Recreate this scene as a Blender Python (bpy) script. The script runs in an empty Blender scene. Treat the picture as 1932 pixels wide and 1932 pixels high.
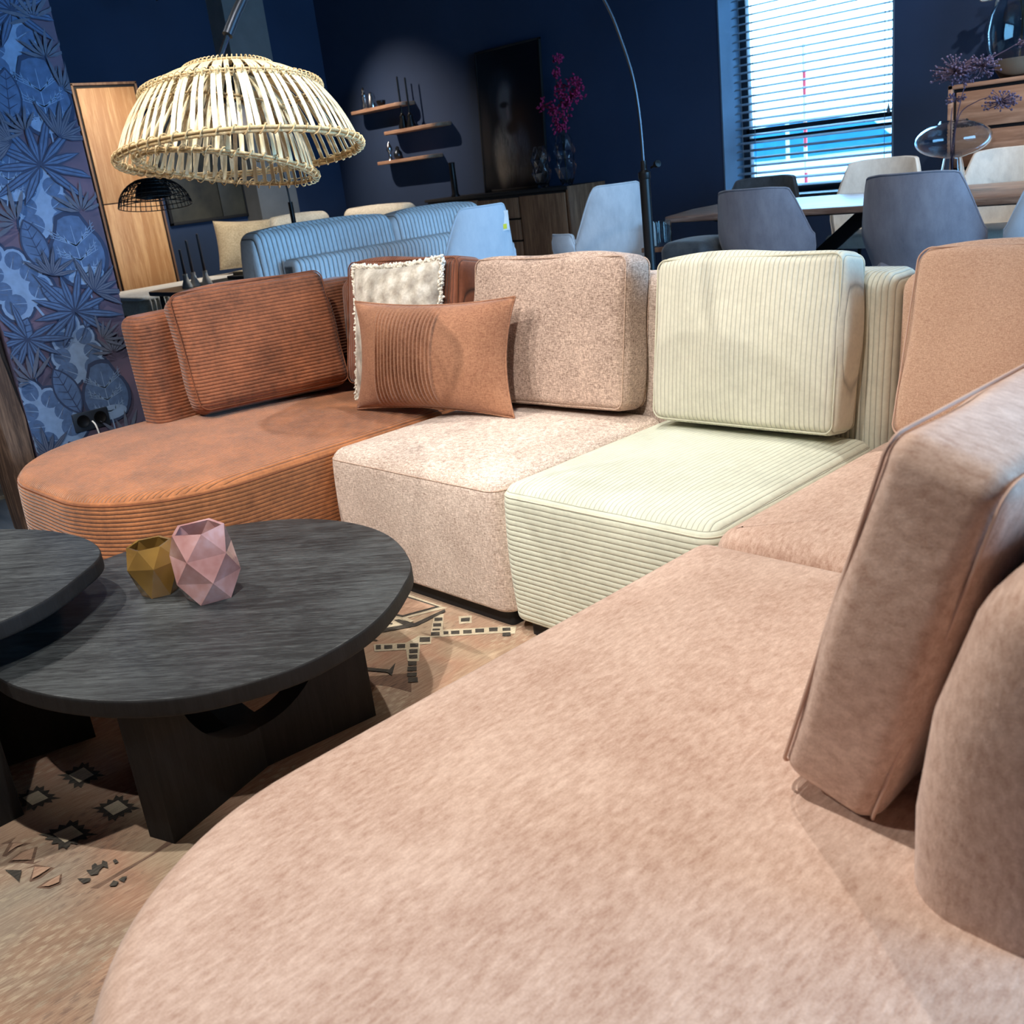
import bpy, bmesh, math, random
from mathutils import Vector, Matrix, Euler
random.seed(11)
PI = math.pi
scene = bpy.context.scene
col = scene.collection

# ------------------------------------------------------------------ camera
EYE = Vector((0.0, 0.0, 1.2))
HD, PITCH, ROLL = math.radians(47.8), math.atan(645/1880), math.radians(7.0)
f0 = Vector((-math.sin(HD), math.cos(HD), 0)); r0 = Vector((math.cos(HD), math.sin(HD), 0)); zz = Vector((0, 0, 1))
fw = f0*math.cos(PITCH) - zz*math.sin(PITCH)
u0 = zz*math.cos(PITCH) + f0*math.sin(PITCH)
xc = r0*math.cos(ROLL) - u0*math.sin(ROLL)
yc = r0*math.sin(ROLL) + u0*math.cos(ROLL)
cam = bpy.data.cameras.new('camera'); camo = bpy.data.objects.new('camera', cam); col.objects.link(camo)
M = Matrix((xc, yc, -fw)).transposed().to_4x4(); M.translation = EYE
camo.matrix_world = M
cam.sensor_width = 36; cam.lens = 1880/1932*36; cam.clip_start = 0.02; cam.clip_end = 200
cam.dof.use_dof = True; cam.dof.focus_distance = 2.7; cam.dof.aperture_fstop = 9.0
scene.camera = camo

# ------------------------------------------------------------------ world, lamps, exposure
vs = scene.view_settings
vs.view_transform = 'Standard'; vs.look = 'None'; vs.gamma = 1.0; vs.use_curve_mapping = False
vs.exposure = 0.25
w = bpy.data.worlds.new('sky'); scene.world = w; w.use_nodes = True
bg = w.node_tree.nodes['Background']; bg.inputs[0].default_value = (0.26, 0.60, 1.0, 1); bg.inputs[1].default_value = 12.5

def portal(name, loc, rot, sx, sy):
    l = bpy.data.lights.new(name, 'AREA'); l.shape = 'RECTANGLE'; l.size = sx; l.size_y = sy
    l.cycles.is_portal = True
    o = bpy.data.objects.new(name, l); o.location = loc; o.rotation_euler = rot; col.objects.link(o)
portal('daylight_window', (-4.36, 7.86, 1.7), (-PI/2, 0, 0), 1.5, 1.9)
portal('daylight_shopfront', (3.25, 3.9, 1.5), (0, PI/2, 0), 2.6, 4.6)

def spot(name, loc, target, power, angle, blend=0.5, color=(1.0, 0.80, 0.60), size=0.025):
    l = bpy.data.lights.new(name, 'SPOT'); l.energy = power; l.spot_size = math.radians(angle); l.spot_blend = blend
    l.color = color; l.shadow_soft_size = size
    o = bpy.data.objects.new(name, l); o.location = loc
    d = Vector(target) - Vector(loc); o.rotation_euler = d.to_track_quat('-Z', 'Y').to_euler(); col.objects.link(o)
    return o
WARM = (1.0, 0.94, 0.87)
spot('spot_lamp_seat', (-0.35, -0.45, 3.0), (-2.75, 1.95, 0.55), 290, 50, 0.5, WARM)
spot('spot_lamp_table', (-3.0, -0.6, 3.05), (-2.1, 1.0, 0.3), 170, 75, 0.6, WARM)
spot('spot_lamp_sofa', (-2.1, 2.55, 3.05), (-1.9, 1.3, 0.3), 130, 80, 0.7, WARM)
spot('spot_lamp_corner', (-1.15, 0.75, 3.05), (-1.05, 1.0, 0.4), 160, 84, 0.8, WARM)
spot('spot_lamp_chaise', (-3.4, 0.4, 3.05), (-3.1, 1.5, 0.4), 190, 70, 0.7, WARM)
spot('spot_lamp_shelves', (-9.75, 5.75, 3.2), (-9.15, 7.5, 1.15), 260, 66, 1.0, (1.0, 0.82, 0.66))
spot('spot_lamp_cabinet', (-8.6, 4.2, 3.1), (-9.97, 4.4, 1.2), 130, 75, 0.7, (1.0, 0.80, 0.56))
spot('spot_lamp_daybed', (-7.6, 5.2, 3.1), (-8.8, 4.8, 0.6), 200, 108, 0.7, (1.0, 0.92, 0.80))
spot('spot_lamp_dresser', (-1.7, 5.9, 3.1), (-2.7, 7.2, 1.2), 95, 80, 0.7, (1.0, 0.94, 0.90))
spot('spot_lamp_dining', (-2.6, 6.2, 3.1), (-2.5, 6.3, 0.8), 60, 90, 0.8, (1.0, 0.86, 0.72))

spot('fill_spot_aisle', (-1.2, 2.9, 3.3), (-3.0, 5.3, 0.6), 190, 80, 0.8, (0.92, 0.95, 1.0))  # fill spot added to brighten the dining chair backs and armchairs

# ------------------------------------------------------------------ object helpers
def S(r, g, b):                      # sRGB 0..255 -> linear
    def c(v):
        v /= 255.0
        return v/12.92 if v <= 0.04045 else ((v+0.055)/1.055)**2.4
    return (c(r), c(g), c(b), 1.0)

def tag(o, label=None, cat=None, group=None, kind=None):
    if label: o['label'] = label
    if cat: o['category'] = cat
    if group: o['group'] = group
    if kind: o['kind'] = kind
    return o

def thing(name, label, cat, loc=(0, 0, 0), rz=0.0, group=None, kind=None):
    o = bpy.data.objects.new(name, None); o.empty_display_size = 0.05
    o.location = loc; o.rotation_euler = (0, 0, rz); col.objects.link(o)
    return tag(o, label, cat, group, kind)

def make_mesh(name, vf, mat, sharp=40):
    me = bpy.data.meshes.new(name); me.from_pydata([tuple(v) for v in vf[0]], [], vf[1]); me.update()
    if mat:
        me.materials.append(mat)
    if sharp:
        me.polygons.foreach_set('use_smooth', [True]*len(me.polygons))
        if sharp < 180: me.set_sharp_from_angle(angle=math.radians(sharp))
    return me

def obj(name, vf, mat, parent=None, world=False, sharp=40, loc=None, rot=None):
    if world and parent is not None:
        mi = (Matrix.Translation(parent.location) @ parent.rotation_euler.to_matrix().to_4x4()).inverted()
        vf = xf(vf, mi)
    o = bpy.data.objects.new(name, make_mesh(name, vf, mat, sharp)); col.objects.link(o)
    if parent is not None: o.parent = parent
    if loc is not None: o.location = loc
    if rot is not None: o.rotation_euler = rot
    return o

def struct(name, vf, mat, sharp=40):
    o = obj(name, vf, mat, sharp=sharp); o['kind'] = 'structure'; return o

def dup(root, loc, rz=None, label=None, parent=None):
    r = root.copy(); col.objects.link(r); r.location = loc
    if rz is not None: r.rotation_euler = (0, 0, rz)
    if label: r['label'] = label
    if parent is not None: r.parent = parent
    for ch in list(root.children):
        c = ch.copy(); col.objects.link(c); c.parent = r
        for g in ch.children:
            d = g.copy(); col.objects.link(d); d.parent = c
    return r

# ------------------------------------------------------------------ geometry helpers: every one returns (verts, faces)
def xf(vf, m): return ([m @ Vector(v) for v in vf[0]], vf[1])
def mv(vf, x=0, y=0, z=0): return ([Vector(v)+Vector((x, y, z)) for v in vf[0]], vf[1])
def rot(vf, axis, deg): return xf(vf, Matrix.Rotation(math.radians(deg), 4, axis))
def merge(*l):
    V, Fc = [], []
    for v, f in l:
        n = len(V); V.extend(v); Fc.extend([tuple(i+n for i in q) for q in f])
    return V, Fc

def axis_samples(h, r, seg, div):
    r = min(r, h*0.999)
    a = [(h-r) + r*math.tan(math.radians(45*k/seg)) for k in range(seg+1)]
    c = [-(h-r) + 2*(h-r)*k/div for k in range(1, div)]
    return [-v for v in reversed(a)] + c + a

def rbox(sx, sy, sz, r=0.003, seg=1, div=(1, 1, 1), puff=(0, 0, 0), z0=False):
    """rounded box centred on the origin (or standing on z=0), faces may bulge"""
    h = (sx/2, sy/2, sz/2)
    A = [axis_samples(h[i], r, seg, div[i]) for i in range(3)]
    idx, V, Fc = {}, [], []
    def vert(p):
        k = (round(p[0], 6), round(p[1], 6), round(p[2], 6))
        if k in idx: return idx[k]
        inner = [max(-(h[i]-min(r, h[i]*0.999)), min(h[i]-min(r, h[i]*0.999), p[i])) for i in range(3)]
        d = Vector([p[i]-inner[i] for i in range(3)])
        q = Vector(inner) + (d.normalized()*r if d.length > 1e-9 else d)
        n = [p[i]/h[i] for i in range(3)]
        for i in range(3):
            if puff[i] and abs(abs(n[i])-1) < 1e-6:
                j, k2 = (i+1) % 3, (i+2) % 3
                q[i] += math.copysign(puff[i]*(max(0, 1-n[j]**2))**0.7*(max(0, 1-n[k2]**2))**0.7, n[i])
        if z0: q.z += h[2]
        idx[k] = len(V); V.append(q); return idx[k]
    for i in range(3):
        j, k = (i+1) % 3, (i+2) % 3
        for s in (-1, 1):
            for a in range(len(A[j])-1):
                for b in range(len(A[k])-1):
                    q = []
                    for (da, db) in ((0, 0), (1, 0), (1, 1), (0, 1)):
                        p = [0, 0, 0]; p[i] = s*h[i]; p[j] = A[j][a+da]; p[k] = A[k][b+db]; q.append(vert(p))
                    Fc.append(tuple(q) if s > 0 else tuple(reversed(q)))
    return V, Fc

def bx(x0, x1, y0, y1, z0, z1, r=0.003, seg=1):
    r = min(r, 0.49*min(x1-x0, y1-y0, z1-z0))
    return mv(rbox(x1-x0, y1-y0, z1-z0, r, seg), (x0+x1)/2, (y0+y1)/2, (z0+z1)/2)

def plain(x0, x1, y0, y1, z0, z1):
    V = [(x, y, z) for x in (x0, x1) for y in (y0, y1) for z in (z0, z1)]
    return V, [(0, 1, 3, 2), (4, 6, 7, 5), (0, 4, 5, 1), (2, 3, 7, 6), (0, 2, 6, 4), (1, 5, 7, 3)]

def catmull(P, n=8, closed=False):
    P = [Vector(p) for p in P]; out = []; m = len(P)
    rng = range(m) if closed else range(m-1)
    for i in rng:
        if closed: a, b, c, d = P[(i-1) % m], P[i], P[(i+1) % m], P[(i+2) % m]
        else: a, b, c, d = P[max(i-1, 0)], P[i], P[i+1], P[min(i+2, m-1)]
        for k in range(n):
            t = k/n
            out.append(0.5*((2*b) + (c-a)*t + (2*a-5*b+4*c-d)*t*t + (3*b-a-3*c+d)*t**3))
    if not closed: out.append(P[-1])
    return out

def tube(path, r, n=8, closed=False, caps=True):
    P = [Vector(p) for p in path]; m = len(P)
    R = r if isinstance(r, (list, tuple)) else [r]*m
    V, Fc = [], []
    up = None
    for i in range(m):
        a = P[(i-1) % m] if (closed or i > 0) else P[i]
        b = P[(i+1) % m] if (closed or i < m-1) else P[i]
        t = (b-a).normalized()
        if up is None:
            up = Vector((0, 0, 1)) if abs(t.z) < 0.9 else Vector((1, 0, 0))
        up = (up - t*up.dot(t)).normalized(); s = t.cross(up)
        for k in range(n):
            an = 2*PI*k/n
            V.append(P[i] + (up*math.cos(an) + s*math.sin(an))*R[i])
    for i in range(m if closed else m-1):
        for k in range(n):
            j = (i+1) % m
            Fc.append((i*n+k, j*n+k, j*n+(k+1) % n, i*n+(k+1) % n))
    if not closed and caps:
        Fc.append(tuple(range(n))); Fc.append(tuple(reversed(range((m-1)*n, m*n))))
    return V, Fc

def lathe(prof, n=24, cap=True):
    V, Fc = [], []
    for (r, z) in prof:
        for k in range(n): V.append(Vector((r*math.cos(2*PI*k/n), r*math.sin(2*PI*k/n), z)))
    for i in range(len(prof)-1):
        for k in range(n): Fc.append((i*n+k, i*n+(k+1) % n, (i+1)*n+(k+1) % n, (i+1)*n+k))
    if cap:
        if prof[0][0] > 1e-4: Fc.append(tuple(reversed(range(n))))
        if prof[-1][0] > 1e-4: Fc.append(tuple(range((len(prof)-1)*n, len(prof)*n)))
    return V, Fc

def ball(r, n=10, m=7, sc=(1, 1, 1)):
    V, Fc = lathe([(max(r*math.sin(PI*i/m), 1e-5), -r*math.cos(PI*i/m)) for i in range(m+1)], n, cap=False)
    return [Vector((v[0]*sc[0], v[1]*sc[1], v[2]*sc[2])) for v in V], Fc

def rrect(x0, x1, y0, y1, r, n=8):
    """rounded rectangle outline, r = radii at (x0y0, x1y0, x1y1, x0y1)"""
    if not isinstance(r, (list, tuple)): r = [r]*4
    out = []
    for (cx, cy, sx, sy, a0, rr) in ((x0, y0, 1, 1, 180, r[0]), (x1, y0, -1, 1, 270, r[1]), (x1, y1, -1, -1, 0, r[2]), (x0, y1, 1, -1, 90, r[3])):
        m = max(2, int(n*(2 if rr > 0.2 else 1)))
        for k in range(m+1):
            a = math.radians(a0 + 90*k/m)
            out.append(Vector((cx+sx*rr + rr*math.cos(a), cy+sy*rr + rr*math.sin(a), 0)))
    return out

def inset(P, d):
    m = len(P); out = []
    for i in range(m):
        a, b, c = P[i-1], P[i], P[(i+1) % m]
        n1 = Vector((-(b-a).y, (b-a).x, 0)); n2 = Vector((-(c-b).y, (c-b).x, 0))
        n = (n1.normalized() if n1.length > 1e-7 else n2.normalized()) + (n2.normalized() if n2.length > 1e-7 else n1.normalized())
        out.append(b + n.normalized()*d)
    return out

def slab(P, z0, z1, r=0.02, seg=4, crown=0.0, rb=0.0, shear=None, rings=4, bulge=0.0):
    """solid with a convex outline P (ccw), rounded top edge r, rounded bottom edge rb, softly crowned top"""
    R = []
    if rb > 0:
        for k in range(seg+1):
            a = math.radians(90*k/seg); R.append((inset(P, rb*(1-math.sin(a))), z0 + rb*(1-math.cos(a))))
    else: R.append((list(P), z0))
    zs = R[-1][1]
    for k in range(1, 6):
        t = k/6; R.append((inset(P, -bulge*math.sin(PI*t)), zs + (z1-r-zs)*t))
    for k in range(seg+1):
        a = math.radians(90*k/seg); R.append((inset(P, r*(1-math.cos(a))), z1 - r + r*math.sin(a)))
    top = R[-1][0]; c = sum(top, Vector())/len(top)
    for k in range(1, rings):
        s = 1-k/rings; R.append(([c+(p-c)*s for p in top], z1 + crown*(1-s**2.5)))
    n = len(P); V, Fc = [], []
    for (ring, z) in R:
        for p in ring: V.append(Vector((p.x, p.y, z)))
    for i in range(len(R)-1):
        for k in range(n): Fc.append((i*n+k, i*n+(k+1) % n, (i+1)*n+(k+1) % n, (i+1)*n+k))
    V.append(Vector((c.x, c.y, z1+crown))); ci = len(V)-1; b = (len(R)-1)*n
    for k in range(n): Fc.append((b+k, b+(k+1) % n, ci))
    Fc.append(tuple(reversed(range(n))))
    if shear:
        V = [Vector((v.x + shear[0]*max(0, v.z-shear[2]), v.y + shear[1]*max(0, v.z-shear[2]), v.z)) for v in V]
    return V, Fc

def extrude(P, y0, y1):
    """polygon P of (x,z) extruded along y"""
    n = len(P)
    V = [Vector((p[0], y0, p[1])) for p in P] + [Vector((p[0], y1, p[1])) for p in P]
    Fc = [tuple(range(n)), tuple(reversed(range(n, 2*n)))] + [((i+1) % n, i, n+i, n+(i+1) % n) for i in range(n)]
    return V, Fc
# ------------------------------------------------------------------ procedural materials
class NT:
    def __init__(self, name):
        self.m = bpy.data.materials.new(name); self.m.use_nodes = True
        self.t = self.m.node_tree; self.b = self.t.nodes['Principled BSDF']; self.tc = None
    def n(self, typ, ins=None, **kw):
        x = self.t.nodes.new(typ)
        for k, v in kw.items(): setattr(x, k, v)
        for k, v in (ins or {}).items(): self.set(x.inputs[k], v)
        return x
    def set(self, sock, v):
        if hasattr(v, 'is_output'): self.t.links.new(v, sock)
        elif isinstance(v, bpy.types.Node): self.t.links.new(v.outputs[0], sock)
        else: sock.default_value = v
    def co(self, kind='Object'):
        if self.tc is None: self.tc = self.n('ShaderNodeTexCoord')
        return self.tc.outputs[kind]
    def map(self, scale=(1, 1, 1), src=None, rot=(0, 0, 0), loc=(0, 0, 0)):
        return self.n('ShaderNodeMapping', {'Vector': src or self.co(), 'Scale': scale, 'Rotation': rot, 'Location': loc}).outputs[0]
    def noise(self, scale, vec=None, detail=2, rough=0.5, dist=0.0):
        return self.n('ShaderNodeTexNoise', {'Vector': vec or self.co(), 'Scale': scale, 'Detail': detail, 'Roughness': rough, 'Distortion': dist}).outputs[0]
    def math(self, op, a, b=0.0, c=None, clamp=False):
        x = self.n('ShaderNodeMath', {0: a, 1: b}, operation=op, use_clamp=clamp)
        if c is not None: self.set(x.inputs[2], c)
        return x.outputs[0]
    def ramp(self, fac, stops, interp='LINEAR'):
        x = self.n('ShaderNodeValToRGB', {0: fac}); r = x.color_ramp; r.interpolation = interp
        while len(r.elements) < len(stops): r.elements.new(0.5)
        for e, (p, c) in zip(r.elements, stops): e.position = p; e.color = c if len(c) == 4 else (*c, 1)
        return x.outputs[0]
    def mix(self, fac, a, b, mode='MIX'):
        x = self.n('ShaderNodeMix', data_type='RGBA', blend_type=mode)
        self.set(x.inputs[0], fac); self.set(x.inputs[6], a); self.set(x.inputs[7], b)
        return x.outputs[2]
    def sep(self, vec=None):
        return self.n('ShaderNodeSeparateXYZ', {0: vec or self.co()}).outputs
    def bump(self, h, strength=0.5, dist=0.002, normal=None):
        x = self.n('ShaderNodeBump', {'Height': h, 'Strength': strength, 'Distance': dist})
        if normal is not None: self.set(x.inputs['Normal'], normal)
        return x.outputs[0]
    def out(self, color=None, rough=None, metal=None, normal=None, **kw):
        b = self.b
        if color is not None: self.set(b.inputs['Base Color'], color)
        if rough is not None: self.set(b.inputs['Roughness'], rough)
        if metal is not None: self.set(b.inputs['Metallic'], metal)
        if normal is not None: self.set(b.inputs['Normal'], normal)
        for k, v in kw.items(): self.set(b.inputs[k.replace('_', ' ')], v)
        return self.m

def paint(name, c, rough=0.6, metal=0.0, var=0.08, scale=6.0, **kw):
    t = NT(name); n = t.noise(scale, detail=3)
    d = tuple(v*(1-var) for v in c[:3]) + (1,); l = tuple(min(1, v*(1+var)) for v in c[:3]) + (1,)
    return t.out(t.ramp(n, [(0.3, d), (0.7, l)]), rough, metal, **kw)

def corduroy(name, c, pitch, mode, dark=0.35, depth=0.0035, mott=0.22, sheen=0.25):
    """ribbed velvet: mode 'seat' = ribs along y on top and level ones on the sides; 'x','y','z' = ribs repeat along that axis"""
    t = NT(name); s = t.sep()
    wob = t.math('MULTIPLY', t.math('SUBTRACT', t.noise(9.0), 0.5), 0.004)
    if mode == 'seat':
        nz = t.math('ABSOLUTE', t.sep(t.co('Normal'))[2])
        top = t.math('GREATER_THAN', nz, 0.62)
        p = t.math('ADD', t.math('MULTIPLY', s[0], top), t.math('MULTIPLY', s[2], t.math('SUBTRACT', 1.0, top)))
    else: p = s['xyz'.index(mode)]
    p = t.math('ADD', p, wob)
    h = t.math('ABSOLUTE', t.math('SINE', t.math('MULTIPLY', p, PI/pitch)))
    h = t.math('POWER', h, 0.55)
    n1 = t.noise(7.0, detail=4, rough=0.6); n2 = t.noise(130.0, detail=2); n3 = t.noise(38.0, detail=3, rough=0.7)
    v = t.math('ADD', t.math('MULTIPLY', n1, 0.5), t.math('ADD', t.math('MULTIPLY', n3, 0.35), t.math('MULTIPLY', n2, 0.15)))
    lo = tuple(x*(1-mott) for x in c[:3]) + (1,); hi = tuple(min(1, x*(1+mott*1.7)) for x in c[:3]) + (1,)
    body = t.ramp(v, [(0.35, lo), (0.65, hi)])
    gr = tuple(x*dark for x in c[:3]) + (1,)  # shade between the ribs mixed into the colour
    cc = t.mix(t.ramp(h, [(0.18, (0, 0, 0, 1)), (0.50, (1, 1, 1, 1))]), gr, body)
    hh = t.math('ADD', h, t.math('MULTIPLY', n2, 0.15))
    return t.out(cc, 0.85, normal=t.bump(hh, 0.9, depth), Sheen_Weight=sheen, Sheen_Roughness=0.4)

def woven(name, lo, hi, scale=1.0, bump=0.6, depth=0.003, patch=0.15, sheen=0.15):
    t = NT(name)
    a = t.noise(90*scale, t.map((1, 1, 5)), detail=3, rough=0.7)
    b = t.noise(90*scale, t.map((4, 4, 1)), detail=3, rough=0.7)
    c2 = t.noise(260*scale, detail=1)
    n = t.math('ADD', t.math('MULTIPLY', a, 0.45), t.math('ADD', t.math('MULTIPLY', b, 0.35), t.math('MULTIPLY', c2, 0.2)))
    p = t.noise(5.0, detail=3)
    v = t.math('ADD', n, t.math('MULTIPLY', t.math('SUBTRACT', p, 0.5), patch))
    cc = t.ramp(v, [(0.36, lo), (0.5, tuple((x+y)/2 for x, y in zip(lo, hi))), (0.62, hi)])
    return t.out(cc, 0.9, normal=t.bump(n, bump, depth), Sheen_Weight=sheen, Sheen_Roughness=0.5)

def velvet(name, lo, hi, scale=1.0, stretch=(1, 1, 1), depth=0.002, sheen=0.3):
    t = NT(name)
    a = t.noise(34*scale, t.map(stretch), detail=5, rough=0.72); b = t.noise(6.0, detail=3); c2 = t.noise(420.0, detail=1)
    v = t.math('ADD', t.math('MULTIPLY', a, 0.6), t.math('ADD', t.math('MULTIPLY', b, 0.25), t.math('MULTIPLY', c2, 0.15)))
    cc = t.ramp(v, [(0.36, lo), (0.64, hi)])
    return t.out(cc, 0.9, normal=t.bump(t.math('ADD', a, t.math('MULTIPLY', c2, 0.3)), 0.35, depth), Sheen_Weight=sheen, Sheen_Roughness=0.45)

def wood(name, lo, hi, axis='z', scale=1.0, rough=0.5, bump=0.15, dark=None, turn=0.0, det=0.25):
    t = NT(name); src = t.map(rot=(0, 0, math.radians(-turn))) if turn else None; st = {'x': (0.6, 9, 9), 'y': (9, 0.6, 9), 'z': (9, 9, 0.6)}[axis]
    a = t.noise(3.0*scale, t.map(st, src), detail=6, rough=0.65, dist=0.6)
    b = t.noise(14*scale, t.map(st, src), detail=4, rough=0.7)
    k = t.noise(1.3*scale, detail=2)
    v = t.math('ADD', t.math('MULTIPLY', a, 0.8-det), t.math('ADD', t.math('MULTIPLY', b, det), t.math('MULTIPLY', k, 0.2)))
    cc = t.ramp(v, [(0.35, dark or lo), (0.46, lo), (0.64, hi)])
    return t.out(cc, rough, normal=t.bump(b, bump, 0.002))

def glass(name, c=(1, 1, 1, 1), rough=0.0, ior=1.45, tr=1.0):
    t = NT(name); n = t.noise(3.0)
    return t.out(t.ramp(n, [(0, c), (1, c)]), rough, Transmission_Weight=tr, IOR=ior)

MAT = dict(
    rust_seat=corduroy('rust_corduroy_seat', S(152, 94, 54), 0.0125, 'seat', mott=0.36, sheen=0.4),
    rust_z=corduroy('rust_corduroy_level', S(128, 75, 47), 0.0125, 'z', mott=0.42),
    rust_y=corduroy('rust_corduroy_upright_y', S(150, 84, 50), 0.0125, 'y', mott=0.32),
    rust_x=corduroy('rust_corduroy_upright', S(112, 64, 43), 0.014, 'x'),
    green_seat=corduroy('sage_corduroy_seat', S(206, 209, 190), 0.014, 'seat', dark=0.66, mott=0.09, sheen=0.15, depth=0.0022),
    green_x=corduroy('sage_corduroy_upright', S(206, 204, 186), 0.0135, 'x', dark=0.66, mott=0.09, sheen=0.15, depth=0.0026),
    blue_y=corduroy('pale_blue_wide_corduroy', S(216, 226, 234), 0.036, 'y', dark=0.12, mott=0.08, depth=0.016),
    taupe=woven('taupe_chenille', S(146, 122, 106), S(236, 218, 204), 0.75),
    taupe_dark=woven('taupe_chenille_cushion', S(104, 80, 68), S(218, 192, 174), 0.85, bump=0.8),
    peach=velvet('peach_velvet', S(176, 140, 120), S(226, 198, 180), 1.9, (2.0, 0.7, 1)),
    peach_w=woven('peach_weave', S(178, 136, 112), S(220, 184, 158), 1.3, bump=0.3, depth=0.0015),
    peach_pipe=paint('peach_piping', S(204, 172, 154), 0.9),
    green_pipe=paint('sage_piping', S(202, 200, 180), 0.9),
    taupe_pipe=woven('taupe_piping', S(130, 100, 84), S(214, 188, 168), 1.2),
    rust_pipe=paint('rust_piping', S(116, 66, 40), 0.9),
    plinth=paint('black_plinth', (0.006, 0.006, 0.008, 1), 0.7),
    navy=paint('navy_wall_paint', S(36, 56, 88), 0.85, var=0.10, scale=1.5),
    ceil=paint('black_ceiling_paint', (0.006, 0.007, 0.010, 1), 0.9),
    grey_col=paint('grey_column_paint', S(120, 124, 128), 0.8),
    black_metal=paint('black_metal', (0.010, 0.011, 0.013, 1), 0.38, 0.6),
    grey_metal=paint('brushed_grey_metal', S(62, 68, 76), 0.35, 0.9),
    chrome=paint('chrome', (0.75, 0.75, 0.78, 1), 0.12, 1.0),
    silver=paint('hammered_silver', (0.62, 0.64, 0.68, 1), 0.22, 1.0, scale=60),
    black_wood=wood('black_mango_wood', (0.014, 0.016, 0.018, 1), (0.092, 0.104, 0.108, 1), 'x', 3.4, 0.42, 0.35, dark=(0.006, 0.007, 0.008, 1), turn=40, det=0.45),
    black_leg=wood('black_wood_leg', (0.002, 0.0024, 0.003, 1), (0.009, 0.010, 0.012, 1), 'z', 2.0, 0.7, 0.3),
    oak_z=wood('warm_oak_upright', S(176, 128, 84), S(218, 176, 128), 'z', 0.7, 0.5, 0.1),
    oak_x=wood('warm_oak_level', S(146, 110, 88), S(192, 154, 128), 'x', 0.7, 0.5, 0.1),
    walnut_z=wood('brown_walnut_upright', S(112, 82, 62), S(164, 128, 100), 'z', 0.8, 0.5, 0.1),
    table_x=wood('dining_table_wood', S(132, 104, 88), S(196, 168, 148), 'x', 0.9, 0.35, 0.1),
    post_wood=wood('rough_brown_post', S(70, 52, 42), S(140, 112, 92), 'z', 1.4, 0.7, 0.6),
    floor_w=wood('pale_oak_floor', S(128, 122, 112), S(176, 168, 154), 'x', 0.6, 0.35, 0.08),
    grey_velvet=velvet('grey_velvet_chair', S(122, 120, 132), S(152, 150, 160), 0.35, (1, 1, 0.4), sheen=0.5),
    dark_velvet=velvet('charcoal_velvet_chair', S(40, 44, 50), S(72, 78, 84), 0.4, (1, 1, 0.5), sheen=0.4),
    light_velvet=velvet('silver_grey_velvet_chair', S(182, 188, 196), S(212, 216, 222), 0.35, (1, 1, 0.35), sheen=0.5),
    blue_velvet=velvet('pale_blue_velvet_chair', S(182, 198, 214), S(206, 218, 230), 0.35, (1, 1, 0.4), sheen=0.5),
    cream_velvet=velvet('cream_velvet_chair', S(204, 196, 184), S(230, 224, 212), 0.5, (1, 1, 0.5), sheen=0.4),
    cream_boucle=velvet('cream_boucle', S(186, 178, 160), S(236, 230, 214), 1.6, (1, 1, 1), depth=0.006),
    teddy=velvet('sand_teddy_fabric', S(150, 132, 104), S(208, 192, 162), 2.2, (1, 1, 1), depth=0.01),
    throw=velvet('white_woven_throw', S(200, 200, 200), S(240, 240, 238), 1.0, (1, 1, 1)),
    white=paint('white_paint', (0.8, 0.8, 0.8, 1), 0.6),
    socket=paint('dark_blue_socket_plastic', (0.015, 0.022, 0.035, 1), 0.4),
    clear_glass=glass('clear_glass'),
    blue_tint_glass=glass('pale_blue_glass', (0.88, 0.95, 1.0, 1)),
    crystal=glass('crystal_glass', (0.94, 0.94, 0.96, 1), 0.02, 1.5),
    pleat=woven('copper_pleated_fabric', S(128, 82, 58), S(176, 126, 94), 0.8, bump=0.25, depth=0.001, patch=0.25),
    bamboo=wood('pale_bamboo', S(206, 188, 148), S(246, 236, 204), 'z', 2.5, 0.5, 0.1),
    rattan=wood('rattan_binding', S(178, 150, 106), S(234, 214, 166), 'x', 6.0, 0.55, 0.3),
    lead=paint('fuchsia_blossom', S(170, 30, 90), 0.7),
    berry=paint('purple_berry', S(92, 76, 100), 0.55, var=0.25, scale=40),
    twig=paint('dry_purple_twig', S(92, 74, 92), 0.8),
    blossom=paint('white_blossom', S(235, 235, 228), 0.7),
    leafstem=paint('dark_stem', S(40, 44, 36), 0.8),
    slat=paint('slate_blue_blind_slat', S(96, 112, 128), 0.5),
    frame_dark=paint('dark_window_frame', (0.012, 0.016, 0.024, 1), 0.45),
    plaster=paint('reveal_slate_paint', S(86, 110, 134), 0.8),
)
# ------------------------------------------------------------------ the room
XL, XR, YF, YB, ZC = -10.6, 3.2, -3.2, 7.5, 3.45
t = NT('grey_blue_floor'); nn = t.noise(2.0, t.map((0.5, 6, 1)), detail=5, rough=0.65)
MAT['floor'] = t.out(t.ramp(nn, [(0.3, S(78, 92, 108)), (0.7, S(116, 128, 142))]), 0.45)
struct('floor', plain(XL-0.3, XR+0.3, YF-0.3, YB+0.3, -0.12, 0.0), MAT['floor'])
struct('ceiling', plain(XL-0.3, XR+0.3, YF-0.3, YB+0.3, ZC, ZC+0.12), MAT['ceil'])
struct('wall_left', plain(XL-0.3, XL, YF-0.3, YB+0.3, 0, ZC), MAT['navy'])
struct('wall_front', plain(XL, XR, YF-0.3, YF, 0, ZC), MAT['navy'])
WX0, WX1, WZ0, WZ1 = -5.10, -3.62, 0.72, 2.62
struct('wall_back', merge(plain(XL, WX0, YB, YB+0.36, 0, ZC), plain(WX1, XR, YB, YB+0.36, 0, ZC),
                          plain(WX0, WX1, YB, YB+0.36, 0, WZ0), plain(WX0, WX1, YB, YB+0.36, WZ1, ZC)), MAT['navy'])
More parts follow.
